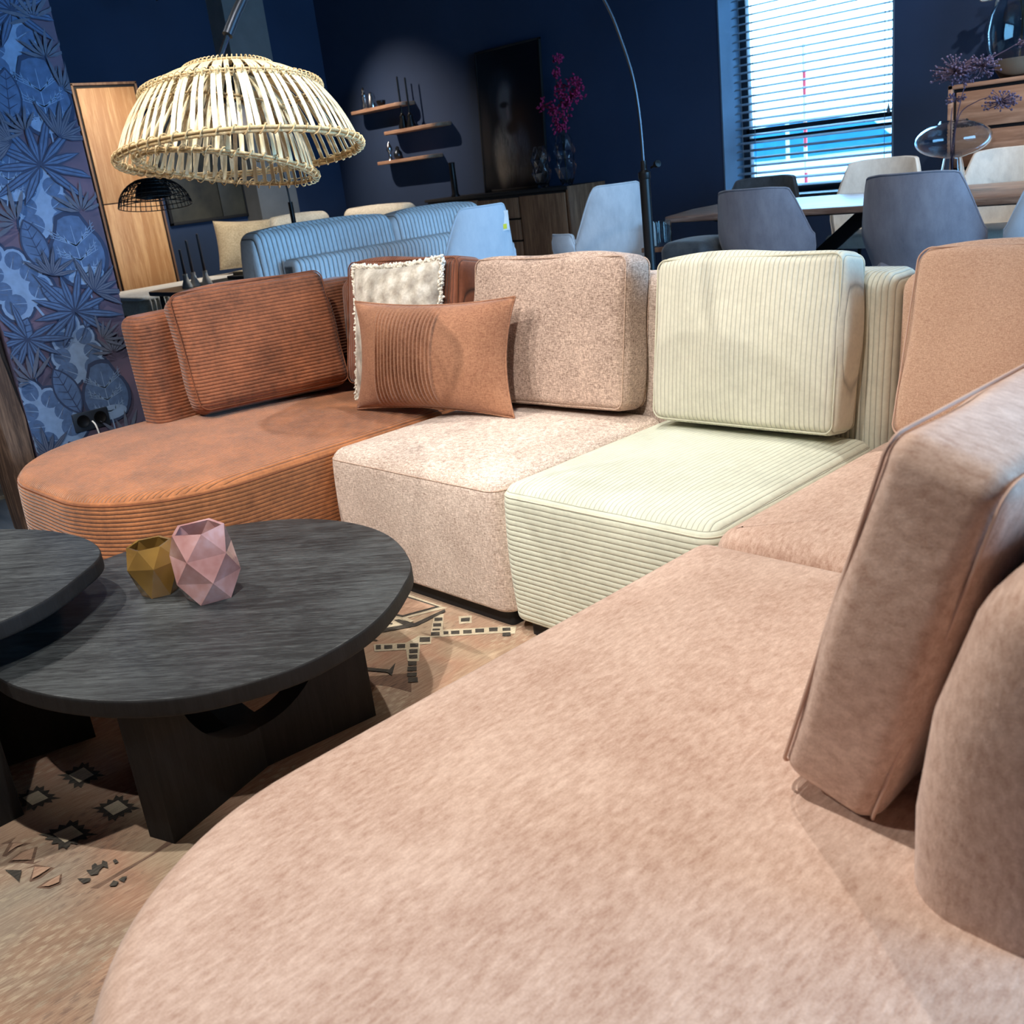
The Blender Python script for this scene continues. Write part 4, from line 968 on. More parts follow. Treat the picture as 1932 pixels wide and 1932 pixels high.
def arm_chair(label, mat, loc, rz, top=1.0, group='high-backed velvet armchairs'):
    e = thing('armchair', label, 'chair', loc, rz, group)
    vf, edge = shell_part(-0.50, 0.50, 0.40, lambda tt: top-0.30*sm(0.24, 0.52, abs(tt)), 0.33, 0.26, 0.12, 0.05, 26, rnd=0.05)
    b = obj('backrest', vf, mat, e, sharp=50); obj('piping', tube(edge, 0.006, 6), mat, b)
    for s in (-1, 1):
        t0, t1 = (0.52, 1.0) if s > 0 else (-1.0, -0.52)
        vf, edge = shell_part(t0, t1, 0.40, lambda tt: 0.735, 0.33, 0.29, 0.0, 0.055, 16, rnd=0.07)
        a = obj('armrest', vf, mat, e, sharp=50); obj('piping', tube(edge, 0.006, 6), mat, a)
    obj('seat', mv(rbox(0.46, 0.48, 0.11, 0.04, 3, (4, 4, 1), (0, 0, 0.015)), 0, -0.04, 0.445), mat, e, sharp=60)
    leg_set(e); return e
dining_chair('grey velvet dining chair with its back turned, nearer the table end', MAT['grey_velvet'], (-3.37, 5.45, 0), PI-math.radians(5))
dining_chair('grey velvet dining chair with its back turned, in front of the glass vase', MAT['grey_velvet'], (-2.37, 5.34, 0), PI-math.radians(5), top=0.945)
dining_chair('charcoal velvet dining chair on the far side of the table by the window', MAT['dark_velvet'], (-4.44, 6.90, 0), math.radians(4), top=0.905)
dining_chair('cream velvet dining chair on the far side of the table below the blind', MAT['cream_velvet'], (-3.45, 6.80, 0), 0.0, top=0.96)
dining_chair('cream velvet dining chair on the far side of the table before the dresser', MAT['cream_velvet'], (-2.55, 6.74, 0), 0.0, top=0.955)
dining_chair('blue grey velvet dining chair half hidden at the right picture edge', MAT['blue_velvet'], (-1.70, 5.42, 0), PI+math.radians(35), top=0.90)
blc = arm_chair('pale blue velvet armchair with a white price tag on its backrest', MAT['blue_velvet'], (-5.00, 4.38, 0), math.radians(-100))
tg = obj('price_tag', mv(rbox(0.060, 0.003, 0.12, 0.001), -0.155, 0.300, 0.895), MAT['white'], blc, rot=None)
MAT['yellow'] = paint('yellow_sticker', S(226, 220, 60), 0.7)
obj('yellow_sticker', mv(rbox(0.028, 0.002, 0.030, 0.0005), -0.150, 0.303, 0.86), MAT['yellow'], tg)
arm_chair('silver grey velvet armchair behind the black lamp post', MAT['light_velvet'], (-4.71, 5.42, 0), math.radians(-115), top=1.02)
st = thing('upholstered_stool', 'charcoal velvet stool tucked under the left end of the dining table', 'stool', (-3.90, 5.42, 0))
obj('seat', mv(rbox(0.36, 0.40, 0.17, 0.06, 4, (4, 4, 2), (0, 0, 0.02)), 0, 0, 0.545), MAT['dark_velvet'], st, sharp=60)
leg_set(st, 0.465, 0.15, 0.15)

# ------------------------------------------------------------------ dining table
dt = thing('dining_table', 'long brown wood dining table with black cross legs in front of the window', 'table', (-2.5, 6.17, 0))
P = [(-4.37, 5.70), (-4.30, 5.665), (-2.5, 5.60), (-0.6, 5.665), (-0.55, 6.15), (-0.6, 6.66), (-2.5, 6.74), (-4.45, 6.68), (-4.56, 6.60), (-4.55, 6.25)]
obj('table_top', slab([Vector((a, b, 0)) for a, b in P], 0.722, 0.762, 0.008, 2, 0, 0.012, rings=3), MAT['table_x'], dt, True, 30)
for sx in (-3.55, -1.5):
    for sg in (-1, 1):
        obj('leg', xf(rbox(0.09, 0.03, 1.16, 0.003), Matrix.Translation((sx+2.5, 0, 0.362)) @ Matrix.Rotation(math.radians(52*sg), 4, 'Y')), MAT['black_metal'], dt)
obj('apron', bx(-4.15, -0.95, 5.95, 6.35, 0.69, 0.722), MAT['black_metal'], dt, True)

# mushroom-shaped glass vase with dried berries
vz = thing('glass_vase', 'clear mushroom-shaped glass vase with dried purple berries on the dining table', 'vase', (-2.60, 6.13, 0.7625))
outp = [(0.001, 0.0), (0.085, 0.0), (0.088, 0.006), (0.070, 0.09), (0.055, 0.17), (0.050, 0.195)]
for k in range(1, 14):
    a = math.radians(-76+ (76+66)*k/13); outp.append((0.208*math.cos(a), 0.298+0.102*math.sin(a)))
outp += [(0.075, 0.400), (0.073, 0.402)]
inp = [(max(r-0.005, 0.001), max(z, 0.006) if i < 3 else z) for i, (r, z) in enumerate(outp[1:-1])]
obj('glass', lathe(outp + [(0.070, 0.400)] + list(reversed(inp)) + [(0.001, 0.006)], 40, cap=False), MAT['blue_tint_glass'], vz, sharp=50)
def berry_branch(parent, pts, cl, rseed, mat_b, mat_t, nb=70, rr=0.0066, r0=0.004):
    rn = random.Random(rseed); P = catmull([Vector(p) for p in pts], 6)
    obj('stem', tube(P, [r0*(1-0.5*i/len(P)) for i in range(len(P))], 6), mat_t, parent)
    for (c, rad, n) in cl:
        c = Vector(c); tw, bs = [], []
        for k in range(n):
            d = Vector((rn.gauss(0, 1), rn.gauss(0, 0.8), rn.gauss(0, 0.7)+0.15)); d.normalize(); L = rad*rn.uniform(0.45, 1.0)
            tip = c+Vector((d.x*L*1.25, d.y*L, d.z*L*0.8)); s = rr*rn.uniform(0.7, 1.15)
            if True: tw.append(tube([c+d*0.004, c+d*L*0.5+Vector((0, 0, -0.004)), tip], 0.0016, 4))
            bs.append(mv(ball(s, 7, 5), *tip))
        o = obj('twigs', merge(*tw), mat_t, parent, sharp=180); o['kind'] = 'stuff'
        o = obj('berries', merge(*bs), mat_b, parent, sharp=180); o['kind'] = 'stuff'
berry_branch(vz, [(0.0, 0, 0.012), (-0.01, 0.01, 0.25), (0.02, 0.0, 0.42), (0.05, 0.0, 0.55), (0.07, 0.0, 0.62)], [((0.0, 0, 0.655), 0.12, 130), ((0.15, 0, 0.665), 0.09, 95), ((0.05, -0.01, 0.60), 0.05, 25)], 1, MAT['berry'], MAT['twig'])
berry_branch(vz, [(0.01, 0, 0.012), (0.0, 0.0, 0.2), (0.03, 0.0, 0.42), (0.13, -0.01, 0.485), (0.21, -0.02, 0.50)], [((0.27, -0.02, 0.475), 0.085, 85)], 2, MAT['berry'], MAT['twig'])
berry_branch(vz, [(0.0, 0.01, 0.012), (-0.02, 0.02, 0.2), (-0.015, 0.0, 0.40), (-0.01, 0.0, 0.47)], [((0.01, 0, 0.515), 0.055, 28)], 3, MAT['berry'], MAT['twig'])
berry_branch(vz, [(0.05, 0.0, 0.60), (0.16, 0, 0.68), (0.28, 0, 0.73), (0.38, 0, 0.77)], [((0.40, 0, 0.75), 0.06, 30)], 5, MAT['berry'], MAT['twig'])

# ------------------------------------------------------------------ dresser with glass vase
dr = thing('dresser', 'tall oak dresser with black gaps between drawers right of the window', 'cabinet', (-2.30, 7.22, 0))
obj('carcass', merge(bx(-3.02, -1.58, 7.02, 7.46, 0.08, 0.10), bx(-3.02, -1.58, 7.02, 7.46, 1.345, 1.372), bx(-3.02, -2.99, 7.02, 7.46, 0.08, 1.372), bx(-1.61, -1.58, 7.02, 7.46, 0.08, 1.372)), MAT['oak_x'], dr, True)
obj('inner_shell', bx(-2.995, -1.605, 7.045, 7.455, 0.095, 1.35), MAT['plinth'], dr, True)
for k in range(5):
    z = 0.125+0.244*k; obj('drawer', bx(-2.965, -1.635, 7.022, 7.06, z, z+0.222), MAT['oak_x'], dr, True)
for x in (-2.9, -1.7):
    for y in (7.08, 7.40): obj('leg', tube([(x, y, 0.0005), (x, y, 0.09)], 0.018, 8), MAT['black_metal'], dr, True)
gv = thing('large_glass_vase', 'large dark glass vase with white blossom branches on the dresser', 'vase', (-2.66, 7.24, 1.3725))
op = [(0.001, 0), (0.10, 0), (0.115, 0.01), (0.16, 0.08), (0.195, 0.18), (0.205, 0.28), (0.19, 0.38), (0.15, 0.47), (0.10, 0.53), (0.09, 0.56), (0.10, 0.60)]
ip = [(max(r-0.008, 0.001), max(z, 0.012)) for r, z in op[1:]]
MAT['smoke_glass'] = glass('smoky_glass', (0.80, 0.88, 0.90, 1))
obj('glass', lathe(op+list(reversed(ip))+[(0.001, 0.012)], 36, cap=False), MAT['smoke_glass'], gv, sharp=60)
MAT['buff'] = paint('beige_vase_bottom', S(170, 150, 132), 0.9)
obj('filling', lathe([(0.001, 0.013), (0.105, 0.014), (0.148, 0.082), (0.165, 0.115), (0.001, 0.118)], 30, cap=False), MAT['buff'], gv)  # solid beige body in the vase bottom
rn = random.Random(8)
for (pts, fl) in (([(0, 0, 0.12), (0.0, 0, 0.4), (-0.08, 0.0, 0.60), (-0.20, 0.0, 0.55)], ((-0.20, 0.0, 0.50), (-0.23, 0.0, 0.53))), ([(0, 0, 0.12), (0.01, 0, 0.5), (-0.08, 0.03, 0.80), (-0.25, 0.05, 0.95)], ((-0.15, 0.04, 0.88), (-0.26, 0.05, 0.98), (-0.1, 0.0, 0.8))), ([(0, 0, 0.12), (0.02, 0, 0.5), (0.10, 0.0, 0.9), (0.16, 0.0, 1.05)], ((0.1, 0, 0.9), (0.16, 0, 1.05), (0.14, 0.03, 0.98)))):
    obj('branch', tube(catmull([Vector(p) for p in pts], 6), 0.006, 6), MAT['leafstem'], gv)
    for c in fl:
        ps = []
        for k in range(7):
            a = 2*PI*k/7; ps.append(mv(rot(ball(0.032, 8, 5, (1, 0.7, 0.35)), 'Z', math.degrees(a)), c[0]+0.028*math.cos(a), c[1]+0.028*math.sin(a), c[2]+0.012*math.sin(3*a)))
        obj('blossom', merge(*ps), MAT['blossom'], gv, sharp=180)

# side table with lantern glass behind the lamp post
sd = thing('side_table', 'small dark side table between the silver armchair and the dining table', 'table', (-4.20, 5.46, 0))
obj('table_top', mv(rbox(0.20, 0.26, 0.03, 0.005, 2), 0, 0, 0.585), MAT['walnut_z'], sd)
for (x, y) in ((-0.08, -0.11), (0.08, -0.11), (0.08, 0.11), (-0.08, 0.11)): obj('leg', tube([(x, y, 0.0005), (x, y, 0.575)], 0.010, 8), MAT['black_metal'], sd)
ln = obj('lantern_glass', lathe([(0.001, 0), (0.062, 0), (0.064, 0.004), (0.064, 0.155), (0.060, 0.157), (0.058, 0.155), (0.058, 0.008), (0.001, 0.008)], 28, cap=False), MAT['smoke_glass'], None, loc=(-4.19, 5.42, 0.6005))
tag(ln, 'cylindrical lantern glass on the small side table behind the lamp post', 'candle holder')

# ------------------------------------------------------------------ sideboard, portrait, crystal vases
sb = thing('sideboard', 'long brown wood sideboard with black edges below the portrait', 'cabinet', (-7.4, 7.2, 0))
obj('carcass', bx(-8.40, -6.42, 6.97, 7.46, 0.10, 0.955), MAT['plinth'], sb, True)
obj('top_board', bx(-8.42, -6.40, 6.945, 7.47, 0.957, 0.985), MAT['plinth'], sb, True)
obj('side_panel', bx(-6.418, -6.392, 6.95, 7.465, 0.08, 0.985), MAT['walnut_z'], sb, True)
for (a, b) in ((-8.36, -7.62), (-7.02, -6.44)): obj('door', bx(a, b, 6.945, 6.97, 0.13, 0.935), MAT['walnut_z'], sb, True)
for k in range(4): obj('drawer', bx(-7.60, -7.045, 6.945, 6.97, 0.13+0.204*k, 0.13+0.204*k+0.186), MAT['walnut_z'], sb, True)
for x in (-8.3, -6.5):
    for y in (7.0, 7.4): obj('leg', bx(x-0.02, x+0.02, y-0.02, y+0.02, 0.0005, 0.10), MAT['black_metal'], sb, True)
# portrait print: soft head and beard shapes
t = NT('portrait_print'); s_ = t.sep()
def blob(cx, cz, rx, rz, soft=0.5):
    dx = t.math('DIVIDE', t.math('SUBTRACT', s_[0], cx), rx); dz = t.math('DIVIDE', t.math('SUBTRACT', s_[2], cz), rz)
    d = t.math('SQRT', t.math('ADD', t.math('MULTIPLY', dx, dx), t.math('MULTIPLY', dz, dz)))
    return t.n('ShaderNodeMapRange', {0: d, 1: 1.0, 2: 1.0-soft, 3: 0.0, 4: 1.0}, interpolation_type='SMOOTHSTEP').outputs[0]
hair = t.noise(26, t.map((3.2, 1, 0.35)), detail=4, rough=0.7, dist=0.8)
streak = t.ramp(hair, [(0.35, (0.25, 0.25, 0.25, 1)), (0.65, (1, 1, 1, 1))])
cc = t.mix(0.0, (0.004, 0.005, 0.010, 1), (0, 0, 0, 1))
def lay(cc, m, colr, k=1.0, st=False):
    f = t.math('MULTIPLY', m, k)
    if st: f = t.math('MULTIPLY', f, streak)
    return t.mix(f, cc, colr)
cc = lay(cc, blob(-0.10, 0.92, 0.24, 0.26, 0.5), S(52, 58, 68), 0.7, True)
cc = lay(cc, blob(-0.06, 0.80, 0.15, 0.27, 0.6), S(112, 112, 118), 0.9)
cc = lay(cc, blob(0.06, 0.78, 0.10, 0.26, 0.8), (0.006, 0.007, 0.012, 1), 0.95)
cc = lay(cc, blob(-0.08, 0.80, 0.085, 0.04, 0.6), (0.006, 0.006, 0.010, 1), 0.95)
cc = lay(cc, blob(-0.035, 0.73, 0.028, 0.09, 0.7), S(130, 124, 128), 0.8)
cc = lay(cc, blob(-0.36, 0.52, 0.11, 0.40, 0.7), S(66, 58, 54), 0.7)
cc = lay(cc, blob(-0.10, 0.36, 0.22, 0.36, 0.55), S(150, 144, 138), 0.95, True)
cc = lay(cc, blob(0.10, 0.34, 0.20, 0.34, 0.6), S(84, 96, 112), 0.7, True)
cc = lay(cc, blob(0.01, 0.58, 0.12, 0.09, 0.7), (0.005, 0.006, 0.010, 1), 0.9)
cc = lay(cc, blob(-0.16, 0.27, 0.10, 0.30, 0.7), S(164, 150, 134), 0.6)
MAT['portrait'] = t.out(cc, 0.35)
po = thing('portrait_picture', 'tall dark portrait of a bearded man leaning on the sideboard', 'picture', (-7.47, 7.36, 0.986))
pm = Matrix.Rotation(math.radians(-3.5), 4, 'X')
obj('canvas', xf(bx(-0.43, 0.43, -0.012, 0.0, 0.02, 1.31, 0.002), pm), MAT['portrait'], po)
obj('frame', xf(merge(bx(-0.45, -0.43, -0.016, 0.012, 0, 1.33), bx(0.43, 0.45, -0.016, 0.012, 0, 1.33), bx(-0.45, 0.45, -0.016, 0.012, 0, 0.02), bx(-0.45, 0.45, -0.016, 0.012, 1.31, 1.33)), pm), MAT['plinth'], po)
def crystal(label, loc, h, r, flowers=False):
    e = thing('crystal_vase', label, 'vase', loc, group='cut crystal vases on the sideboard')
    n = 8; rings = [(0.45, 0), (0.75, 0.14), (1.0, 0.36), (0.86, 0.52), (1.0, 0.68), (0.8, 0.88), (0.55, 1.0)]
    V, Fc = [], []
    for i, (a, z) in enumerate(rings):
        for k in range(n): an = 2*PI*(k+0.5*(i % 2))/n; V.append(Vector((r*a*math.cos(an), r*a*math.sin(an), h*z)))
    for i in range(len(rings)-1):
        for k in range(n):
            a, b2, c, d = i*n+k, i*n+(k+1) % n, (i+1)*n+k, (i+1)*n+(k+1) % n
            Fc += [(a, b2, c), (b2, d, c)] if i % 2 == 0 else [(a, d, c), (a, b2, d)]
    Fc.append(tuple(reversed(range(n))))
    Vi = [Vector((v.x*0.85, v.y*0.85, max(v.z, 0.02))) for v in V]; nV = len(V); L = (len(rings)-1)*n
    Fi = [tuple(nV+i for i in reversed(q)) for q in Fc]
    rim = [(L+k, L+(k+1) % n, nV+L+(k+1) % n, nV+L+k) for k in range(n)]
    obj('cut_glass', (V+Vi, Fc+Fi+rim), MAT['crystal'], e, sharp=0)
    return e
crystal('shorter cut crystal vase beside the portrait on the sideboard', (-6.86, 7.12, 0.986), 0.37, 0.095)
cv = crystal('taller cut crystal vase with fuchsia blossoms on the sideboard', (-6.55, 7.12, 0.986), 0.45, 0.10)
rn = random.Random(3)
MAT['fuchsia'] = paint('fuchsia_blossom_cluster', S(156, 26, 84), 0.7, var=0.4, scale=30)
for (pts, cl) in (([(0, 0, 0.03), (0.0, 0, 0.4), (0.02, 0, 0.6), (-0.02, 0, 0.9), (0.03, 0, 1.08)], (((-0.02, 0, 0.52), 0.09, 60), ((0.0, 0, 0.66), 0.12, 80), ((0.02, 0, 0.82), 0.08, 40), ((-0.01, 0, 0.96), 0.05, 25), ((0.03, 0, 1.07), 0.06, 28))),
                  ([(0, 0, 0.03), (0.02, 0, 0.45), (0.12, 0, 0.68), (0.20, 0, 0.85)], (((0.14, 0, 0.74), 0.10, 55), ((0.18, 0.0, 0.86), 0.08, 40), ((0.24, 0, 0.77), 0.07, 35))),
                  ([(0, 0, 0.03), (-0.02, 0, 0.45), (-0.10, 0, 0.64), (-0.20, 0, 0.72)], (((-0.20, 0, 0.72), 0.07, 30), ((-0.11, 0, 0.66), 0.05, 20)))):
    obj('stem', tube(catmull([Vector(p) for p in pts], 5), 0.004, 5), MAT['leafstem'], cv)
    for (c, rad, n) in cl:
        bs = []
        for k in range(n):
            d = Vector((rn.gauss(0, 1), rn.gauss(0, 1), rn.gauss(0, 1))); d.normalize(); p = Vector(c)+d*rad*rn.uniform(0.3, 1.0)
            bs.append(mv(rot(ball(0.013, 6, 4, (1.3, 1, 0.5)), 'Y', rn.uniform(0, 180)), *p))
        o = obj('blossom_cluster', merge(*bs), MAT['fuchsia'], cv, sharp=180); o['kind'] = 'stuff'
bv = obj('black_candle_pillar', lathe([(0.001, 0), (0.045, 0), (0.046, 0.01), (0.034, 0.03), (0.030, 0.30), (0.034, 0.33), (0.026, 0.335), (0.001, 0.33)], 20, cap=False), MAT['black_metal'], None, loc=(-8.12, 7.12, 0.986))
tag(bv, 'slim black pillar on the left end of the sideboard', 'candle holder')

# ------------------------------------------------------------------ three wall shelves with silver ornaments
for (x0, x1, z, lb) in ((-9.97, -9.02, 1.985, 'topmost of three floating oak wall shelves, holding silver bottles'), (-9.42, -8.47, 1.715, 'middle floating oak wall shelf holding two black candlesticks'), (-9.62, -8.67, 1.415, 'lowest of three floating oak wall shelves, holding a silver bird')):
    e = thing('wall_shelf', lb, 'shelf', ((x0+x1)/2, YB, z-0.018), group='floating oak wall shelves')
    hw = (x1-x0)/2
    obj('board', slab(rrect(-hw, hw, -0.225, -0.001, (0.10, 0.10, 0.003, 0.003), 6), 0, 0.036, 0.006, 2, 0, 0.006, rings=2), MAT['oak_x'], e, sharp=35)
def ornament(name, label, prof, loc, mat, n=14):
    o = obj(name, lathe(prof, n, cap=False), mat, None, loc=loc); return tag(o, label, 'ornament', 'ornaments on the wall shelves')
bot = [(0.001, 0), (0.038, 0), (0.045, 0.03), (0.03, 0.07), (0.04, 0.10), (0.03, 0.13), (0.036, 0.155), (0.022, 0.18), (0.028, 0.20), (0.012, 0.23), (0.001, 0.235)]
ornament('silver_bottle', 'tall beaded silver bottle at the left of the topmost shelf', bot, (-9.74, 7.37, 2.0035), MAT['silver'])
ornament('silver_figurine', 'squat silver figurine beside the tall bottle on the topmost shelf', [(0.001, 0), (0.05, 0), (0.055, 0.05), (0.035, 0.11), (0.03, 0.15), (0.001, 0.17)], (-9.60, 7.36, 2.0035), MAT['silver'])
ornament('dark_bowl', 'small dark bowl right of the silver figurine on the topmost shelf', [(0.001, 0), (0.03, 0), (0.05, 0.03), (0.05, 0.06), (0.045, 0.062), (0.001, 0.02)], (-9.45, 7.37, 2.0035), MAT['black_metal'])
cs = [(0.001, 0), (0.05, 0), (0.055, 0.02), (0.03, 0.10), (0.034, 0.13), (0.016, 0.15), (0.014, 0.16), (0.011, 0.162), (0.010, 0.52), (0.001, 0.53)]
ornament('candlestick', 'left black candlestick with tall candle on the middle shelf', cs, (-9.10, 7.36, 1.7335), MAT['black_metal'])
ornament('candlestick', 'right black candlestick with tall candle on the middle shelf', [(r*0.95, z*0.95) for r, z in cs], (-8.98, 7.37, 1.7335), MAT['black_metal'])
ornament('silver_bottle', 'teardrop silver bottle on the lowest shelf', [(0.001, 0), (0.03, 0), (0.02, 0.02), (0.018, 0.08), (0.034, 0.11), (0.026, 0.15), (0.006, 0.19), (0.001, 0.20)], (-9.41, 7.36, 1.4335), MAT['silver'])
ornament('dark_bird', 'dark silver bird figure right of the teardrop bottle on the lowest shelf', [(0.001, 0), (0.03, 0), (0.05, 0.03), (0.045, 0.07), (0.02, 0.10), (0.025, 0.12), (0.001, 0.14)], (-9.28, 7.37, 1.4335), MAT['grey_metal'])

# ------------------------------------------------------------------ blue corduroy sofa seen from behind
bs = thing('blue_sofa', 'pale blue wide-rib corduroy sofa seen from behind left of the armchair', 'sofa', (-6.4, 4.7, 0))
obj('back_frame', slab(rrect(-5.98, -5.78, 3.62, 5.30, 0.06, 5), 0.06, 0.80, 0.05, 4, 0.0, 0.01, rings=3), MAT['blue_y'], bs, True, 60)
obj('seat_base', slab(rrect(-7.0, -5.95, 3.50, 5.40, 0.06, 5), 0.06, 0.44, 0.05, 4, 0.01, 0.01, rings=3), MAT['blue_y'], bs, True, 60)
for (a, b, zt) in ((3.50, 4.66, 1.005), (4.67, 5.55, 0.995)):
    V, Fc = slab(rrect(-6.28, -6.02, a, b, 0.07, 5), 0.45, zt, 0.08, 5, 0.012, 0.02, rings=3, bulge=0.02)
    V = [Vector((v.x, v.y, v.z - 0.015*((v.y-(a+b)/2)/((b-a)/2))**4)) for v in V]
    obj('back_cushion', (V, Fc), MAT['blue_y'], bs, True, 60)

# ------------------------------------------------------------------ cream corner sofa, daybed, pillow
cs_ = thing('cream_sofa', 'cream boucle corner sofa along the dark wall behind the blue sofa', 'sofa', (-9.4, 6.6, 0))
obj('seat', slab(rrect(-10.2, -9.3, 5.75, 7.42, 0.08, 5), 0.0005, 0.46, 0.06, 4, 0.02, 0.01, rings=3), MAT['cream_boucle'], cs_, True, 60)
obj('seat', slab(rrect(-9.28, -8.45, 6.2, 6.90, 0.08, 5), 0.0005, 0.46, 0.06, 4, 0.02, 0.01, rings=3), MAT['cream_boucle'], cs_, True, 60)
obj('backrest', slab(rrect(-9.72, -9.48, 5.78, 6.50, 0.08, 5), 0.44, 1.00, 0.09, 5, 0.01, 0.01, rings=3), MAT['cream_boucle'], cs_, True, 60)
obj('backrest', slab(rrect(-9.60, -8.48, 6.70, 6.92, 0.08, 5), 0.44, 0.985, 0.09, 5, 0.01, 0.01, rings=3), MAT['cream_boucle'], cs_, True, 60)
db = thing('daybed', 'low daybed covered with a white fringed throw in front of the tall cabinet', 'bed', (-9.0, 4.9, 0))
obj('base', bx(-9.72, -8.45, 3.75, 5.70, 0.0005, 0.36, 0.02), MAT['walnut_z'], db, True)
obj('mattress', slab(rrect(-9.76, -8.40, 3.70, 5.72, 0.10, 6), 0.36, 0.50, 0.06, 4, 0.0, 0.02, rings=4), MAT['cream_boucle'], db, True, 60)
tr = thing('throw_blanket', 'white woven throw with tasselled edge spread over the daybed', 'blanket', (-9.0, 4.7, 0.54))
V, Fc = slab(rrect(-9.4, -8.37, 3.67, 5.2, 0.08, 6), 0.5005, 0.535, 0.025, 4, 0.010, 0.0, rings=4)
obj('cloth', (V, Fc), MAT['throw'], tr, True, 60)
for k in range(34):
    y = 3.75+0.042*k
    if k == 0: fm = obj('tassel', tube([(0, 0, 0), (0.012, 0, -0.03), (0.010, 0, -0.11)], [0.007, 0.009, 0.004], 5), MAT['throw'], tr); fm.location = (-8.362+9.0, y-4.7, -0.03)
    else:
        o = bpy.data.objects.new('tassel', fm.data); col.objects.link(o); o.parent = tr; o.location = (-8.362+9.0, y-4.7, -0.03)
e, b = knife_pillow('teddy_pillow', 'large sand coloured teddy pillow leaning on the daybed', 0.56, 0.50, 0.22, (-8.95, 5.08, 0.545), math.radians(66), -24, MAT['teddy'], 30, 26, roll=5, group='pillows on the daybed')
# low dark table with candlesticks and tray
lt = thing('low_table', 'dark low table with candlesticks in front of the daybed', 'table', (-7.75, 4.15, 0))
obj('table_top', slab(rrect(-0.34, 0.34, -0.55, 0.55, 0.1, 6), 0.555, 0.59, 0.006, 2, 0, 0.01, rings=2), MAT['black_wood'], lt, sharp=35)
for (x, y) in ((-0.26, -0.45), (0.26, -0.45), (0.26, 0.45), (-0.26, 0.45)): obj('leg', tube([(x, y, 0.0005), (x, y, 0.565)], 0.018, 8), MAT['black_metal'], lt)
MAT['ceramic'] = paint('white_ceramic', S(214, 212, 208), 0.4)
MAT['brown_candle'] = paint('brown_candle_wax', S(70, 60, 60), 0.6)
for i, (x, y, h) in enumerate(((-7.72, 3.80, 0.30), (-7.78, 3.90, 0.36), (-7.74, 3.985, 0.40))):
    e = thing('candlestick', ('leftmost', 'middle', 'rightmost')[i] + ' of three white candlesticks with brown candles on the low table', 'candlestick', (x, y, 0.5902), group='candlesticks on the low table')
    obj('holder', lathe([(0.001, 0), (0.042, 0), (0.044, 0.01), (0.024, 0.06), (0.018, 0.09), (0.020, 0.11), (0.001, 0.11)], 16, cap=False), MAT['ceramic'], e)
    obj('candle', lathe([(0.001, 0.105), (0.012, 0.105), (0.009, h), (0.001, h+0.004)], 10, cap=False), MAT['brown_candle'], e)
ty = thing('serving_tray', 'dark wooden tray with folded napkins on the low table', 'tray', (-7.72, 4.45, 0.5902))
obj('tray_board', rbox(0.30, 0.42, 0.03, 0.008, 2, z0=True), MAT['black_wood'], ty)
for k in range(2): obj('napkin', mv(rot(rbox(0.22, 0.34, 0.014, 0.004, 1, z0=True), 'Z', 6*k), 0, 0, 0.031+0.0145*k), MAT['teddy'], ty)

# tall cabinet
tc = thing('tall_cabinet', 'tall oak cabinet with black edges beside the wallpapered pier', 'cabinet', (-10.2, 4.52, 0))
obj('carcass', bx(-10.55, -9.985, 4.20, 4.835, 0.0005, 2.40), MAT['plinth'], tc, True)
obj('edge_frame', merge(bx(-10.0, -9.968, 4.195, 4.215, 0, 2.405), bx(-10.0, -9.968, 4.82, 4.84, 0, 2.405), bx(-10.0, -9.968, 4.195, 4.84, 2.385, 2.408)), MAT['walnut_z'], tc, True)
for (a, b) in ((0.05, 1.312), (1.322, 2.36)): obj('door', bx(-9.985, -9.962, 4.235, 4.80, a, b), MAT['oak_z'], tc, True)
# painting on the left wall
t = NT('murky_painting'); nn = t.noise(2.5, detail=5, rough=0.6)
MAT['murk'] = t.out(t.ramp(nn, [(0.3, S(34, 36, 38)), (0.7, S(78, 76, 66))]), 0.5)
pa = thing('wall_painting', 'large murky green painting hanging on the dark left wall', 'picture', (XL, 5.75, 1.0))
for (a, b) in ((5.20, 5.80), (5.81, 6.10)):
    obj('canvas', bx(XL+0.002, XL+0.035, a, b, 1.06, 2.3), MAT['murk'], pa, True)
obj('frame', merge(bx(XL+0.001, XL+0.045, 5.17, 6.115, 1.03, 1.06), bx(XL+0.001, XL+0.045, 5.17, 5.20, 1.03, 2.33), bx(XL+0.001, XL+0.045, 6.10, 6.118, 1.03, 2.33), bx(XL+0.001, XL+0.045, 5.17, 6.115, 2.30, 2.33)), MAT['plinth'], pa, True)
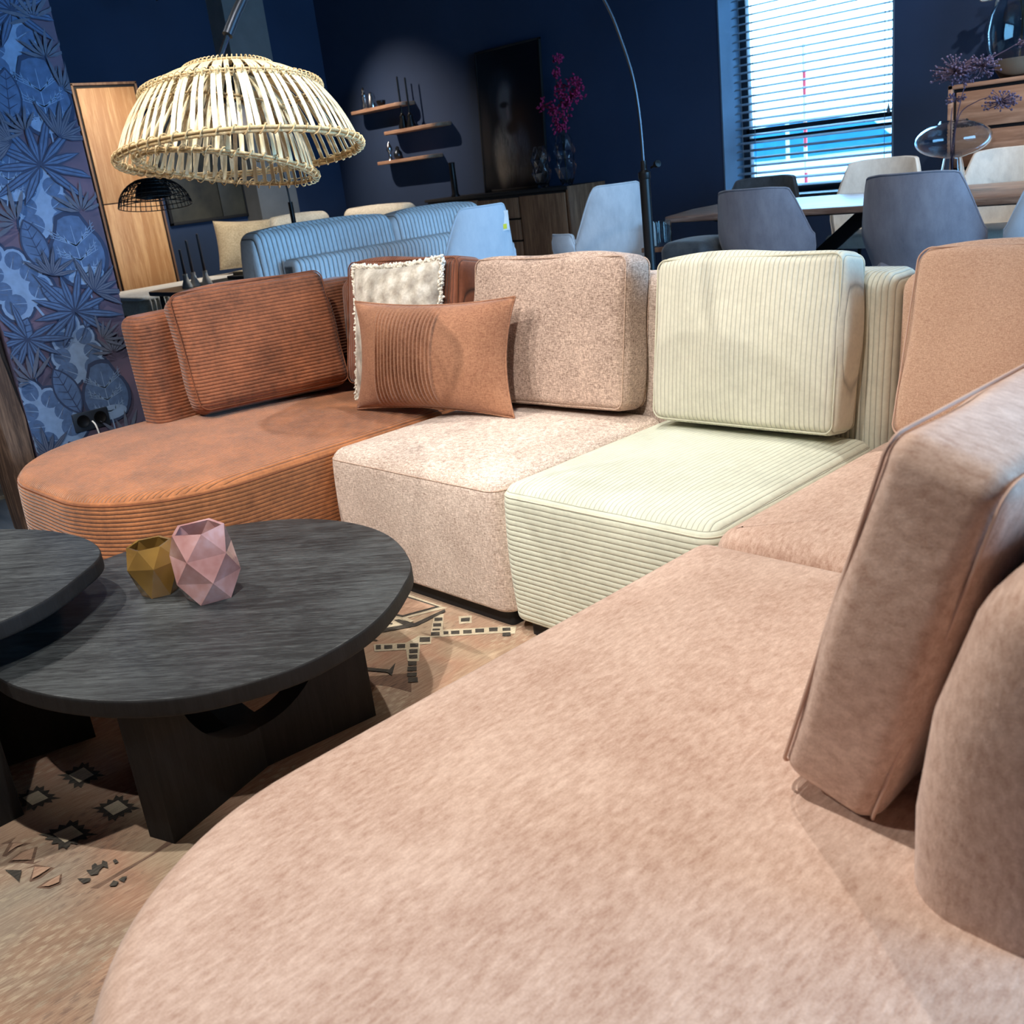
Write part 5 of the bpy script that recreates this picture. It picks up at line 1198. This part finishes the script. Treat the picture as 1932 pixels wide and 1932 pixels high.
# second arc lamp with black wire shade
wl = thing('wire_arc_lamp', 'thin arc lamp with a black wire mesh shade beside the tall cabinet', 'lamp', (-8.05, 5.10, 0))
obj('base', mv(lathe([(0.001, 0), (0.15, 0), (0.15, 0.03), (0.001, 0.035)], 24, cap=False), 0, 0, 0.0005), MAT['black_metal'], wl)
obj('post', tube([(0, 0, 0.03), (0, 0, 1.14)], 0.022, 10), MAT['black_metal'], wl)
sx, sy = -7.15+8.05, 3.42-5.10
obj('arc_rod', tube(catmull([Vector((sx*k, sy*k, z)) for k, z in ((0, 1.12), (0.01, 1.30), (0.05, 1.50), (0.2, 1.80), (0.5, 1.98), (0.8, 1.80), (1.0, 1.46))], 8), 0.008, 8), MAT['black_metal'], wl)
wm = Matrix.Translation((sx, sy, 1.42)) @ Matrix.Rotation(math.radians(-8), 4, Vector((0.67, 0.74, 0)))
prof = [(0.05, 0.0), (0.12, -0.015), (0.19, -0.06), (0.235, -0.12), (0.255, -0.185)]
for rr_, z_ in ((0.05, 0.0), (0.12, -0.015), (0.16, -0.037), (0.19, -0.06), (0.215, -0.09), (0.235, -0.12), (0.247, -0.152), (0.255, -0.185)):
    obj('ring_wire', xf(tube(ring_pts(rr_, z_, 40), 0.0035, 5, closed=True), wm), MAT['black_metal'], wl)
wme = make_mesh('wire', tube(catmull([Vector((r, 0, z)) for r, z in prof], 4), 0.003, 5), MAT['black_metal'])
for k in range(40):
    o = bpy.data.objects.new('wire', wme); col.objects.link(o); o.parent = wl; o.matrix_local = wm @ Matrix.Rotation(2*PI*k/40, 4, 'Z')
obj('inner_shade', xf(lathe([(0.05, -0.005), (0.11, -0.05), (0.13, -0.12), (0.127, -0.12), (0.107, -0.05), (0.048, -0.008)], 24, cap=False), wm), MAT['black_metal'], wl)
# track spotlight at the top left
ts = thing('track_spotlight', 'small black track spotlight hanging from the dark ceiling at the top left', 'lamp', (-9.6, 5.05, 3.12))
obj('track_rail', bx(-10.0, -7.0, 5.03, 5.07, ZC-0.05, ZC-0.001), MAT['black_metal'], ts, True)
obj('stem', tube([(0, 0, 0.09), (0, 0, ZC-0.04-3.12)], 0.010, 8), MAT['black_metal'], ts)
obj('lamp_head', xf(lathe([(0.001, 0.08), (0.035, 0.08), (0.04, 0.06), (0.042, -0.06), (0.036, -0.06), (0.03, -0.03), (0.001, -0.03)], 18, cap=False), Matrix.Rotation(math.radians(25), 4, 'X')), MAT['grey_metal'], ts)
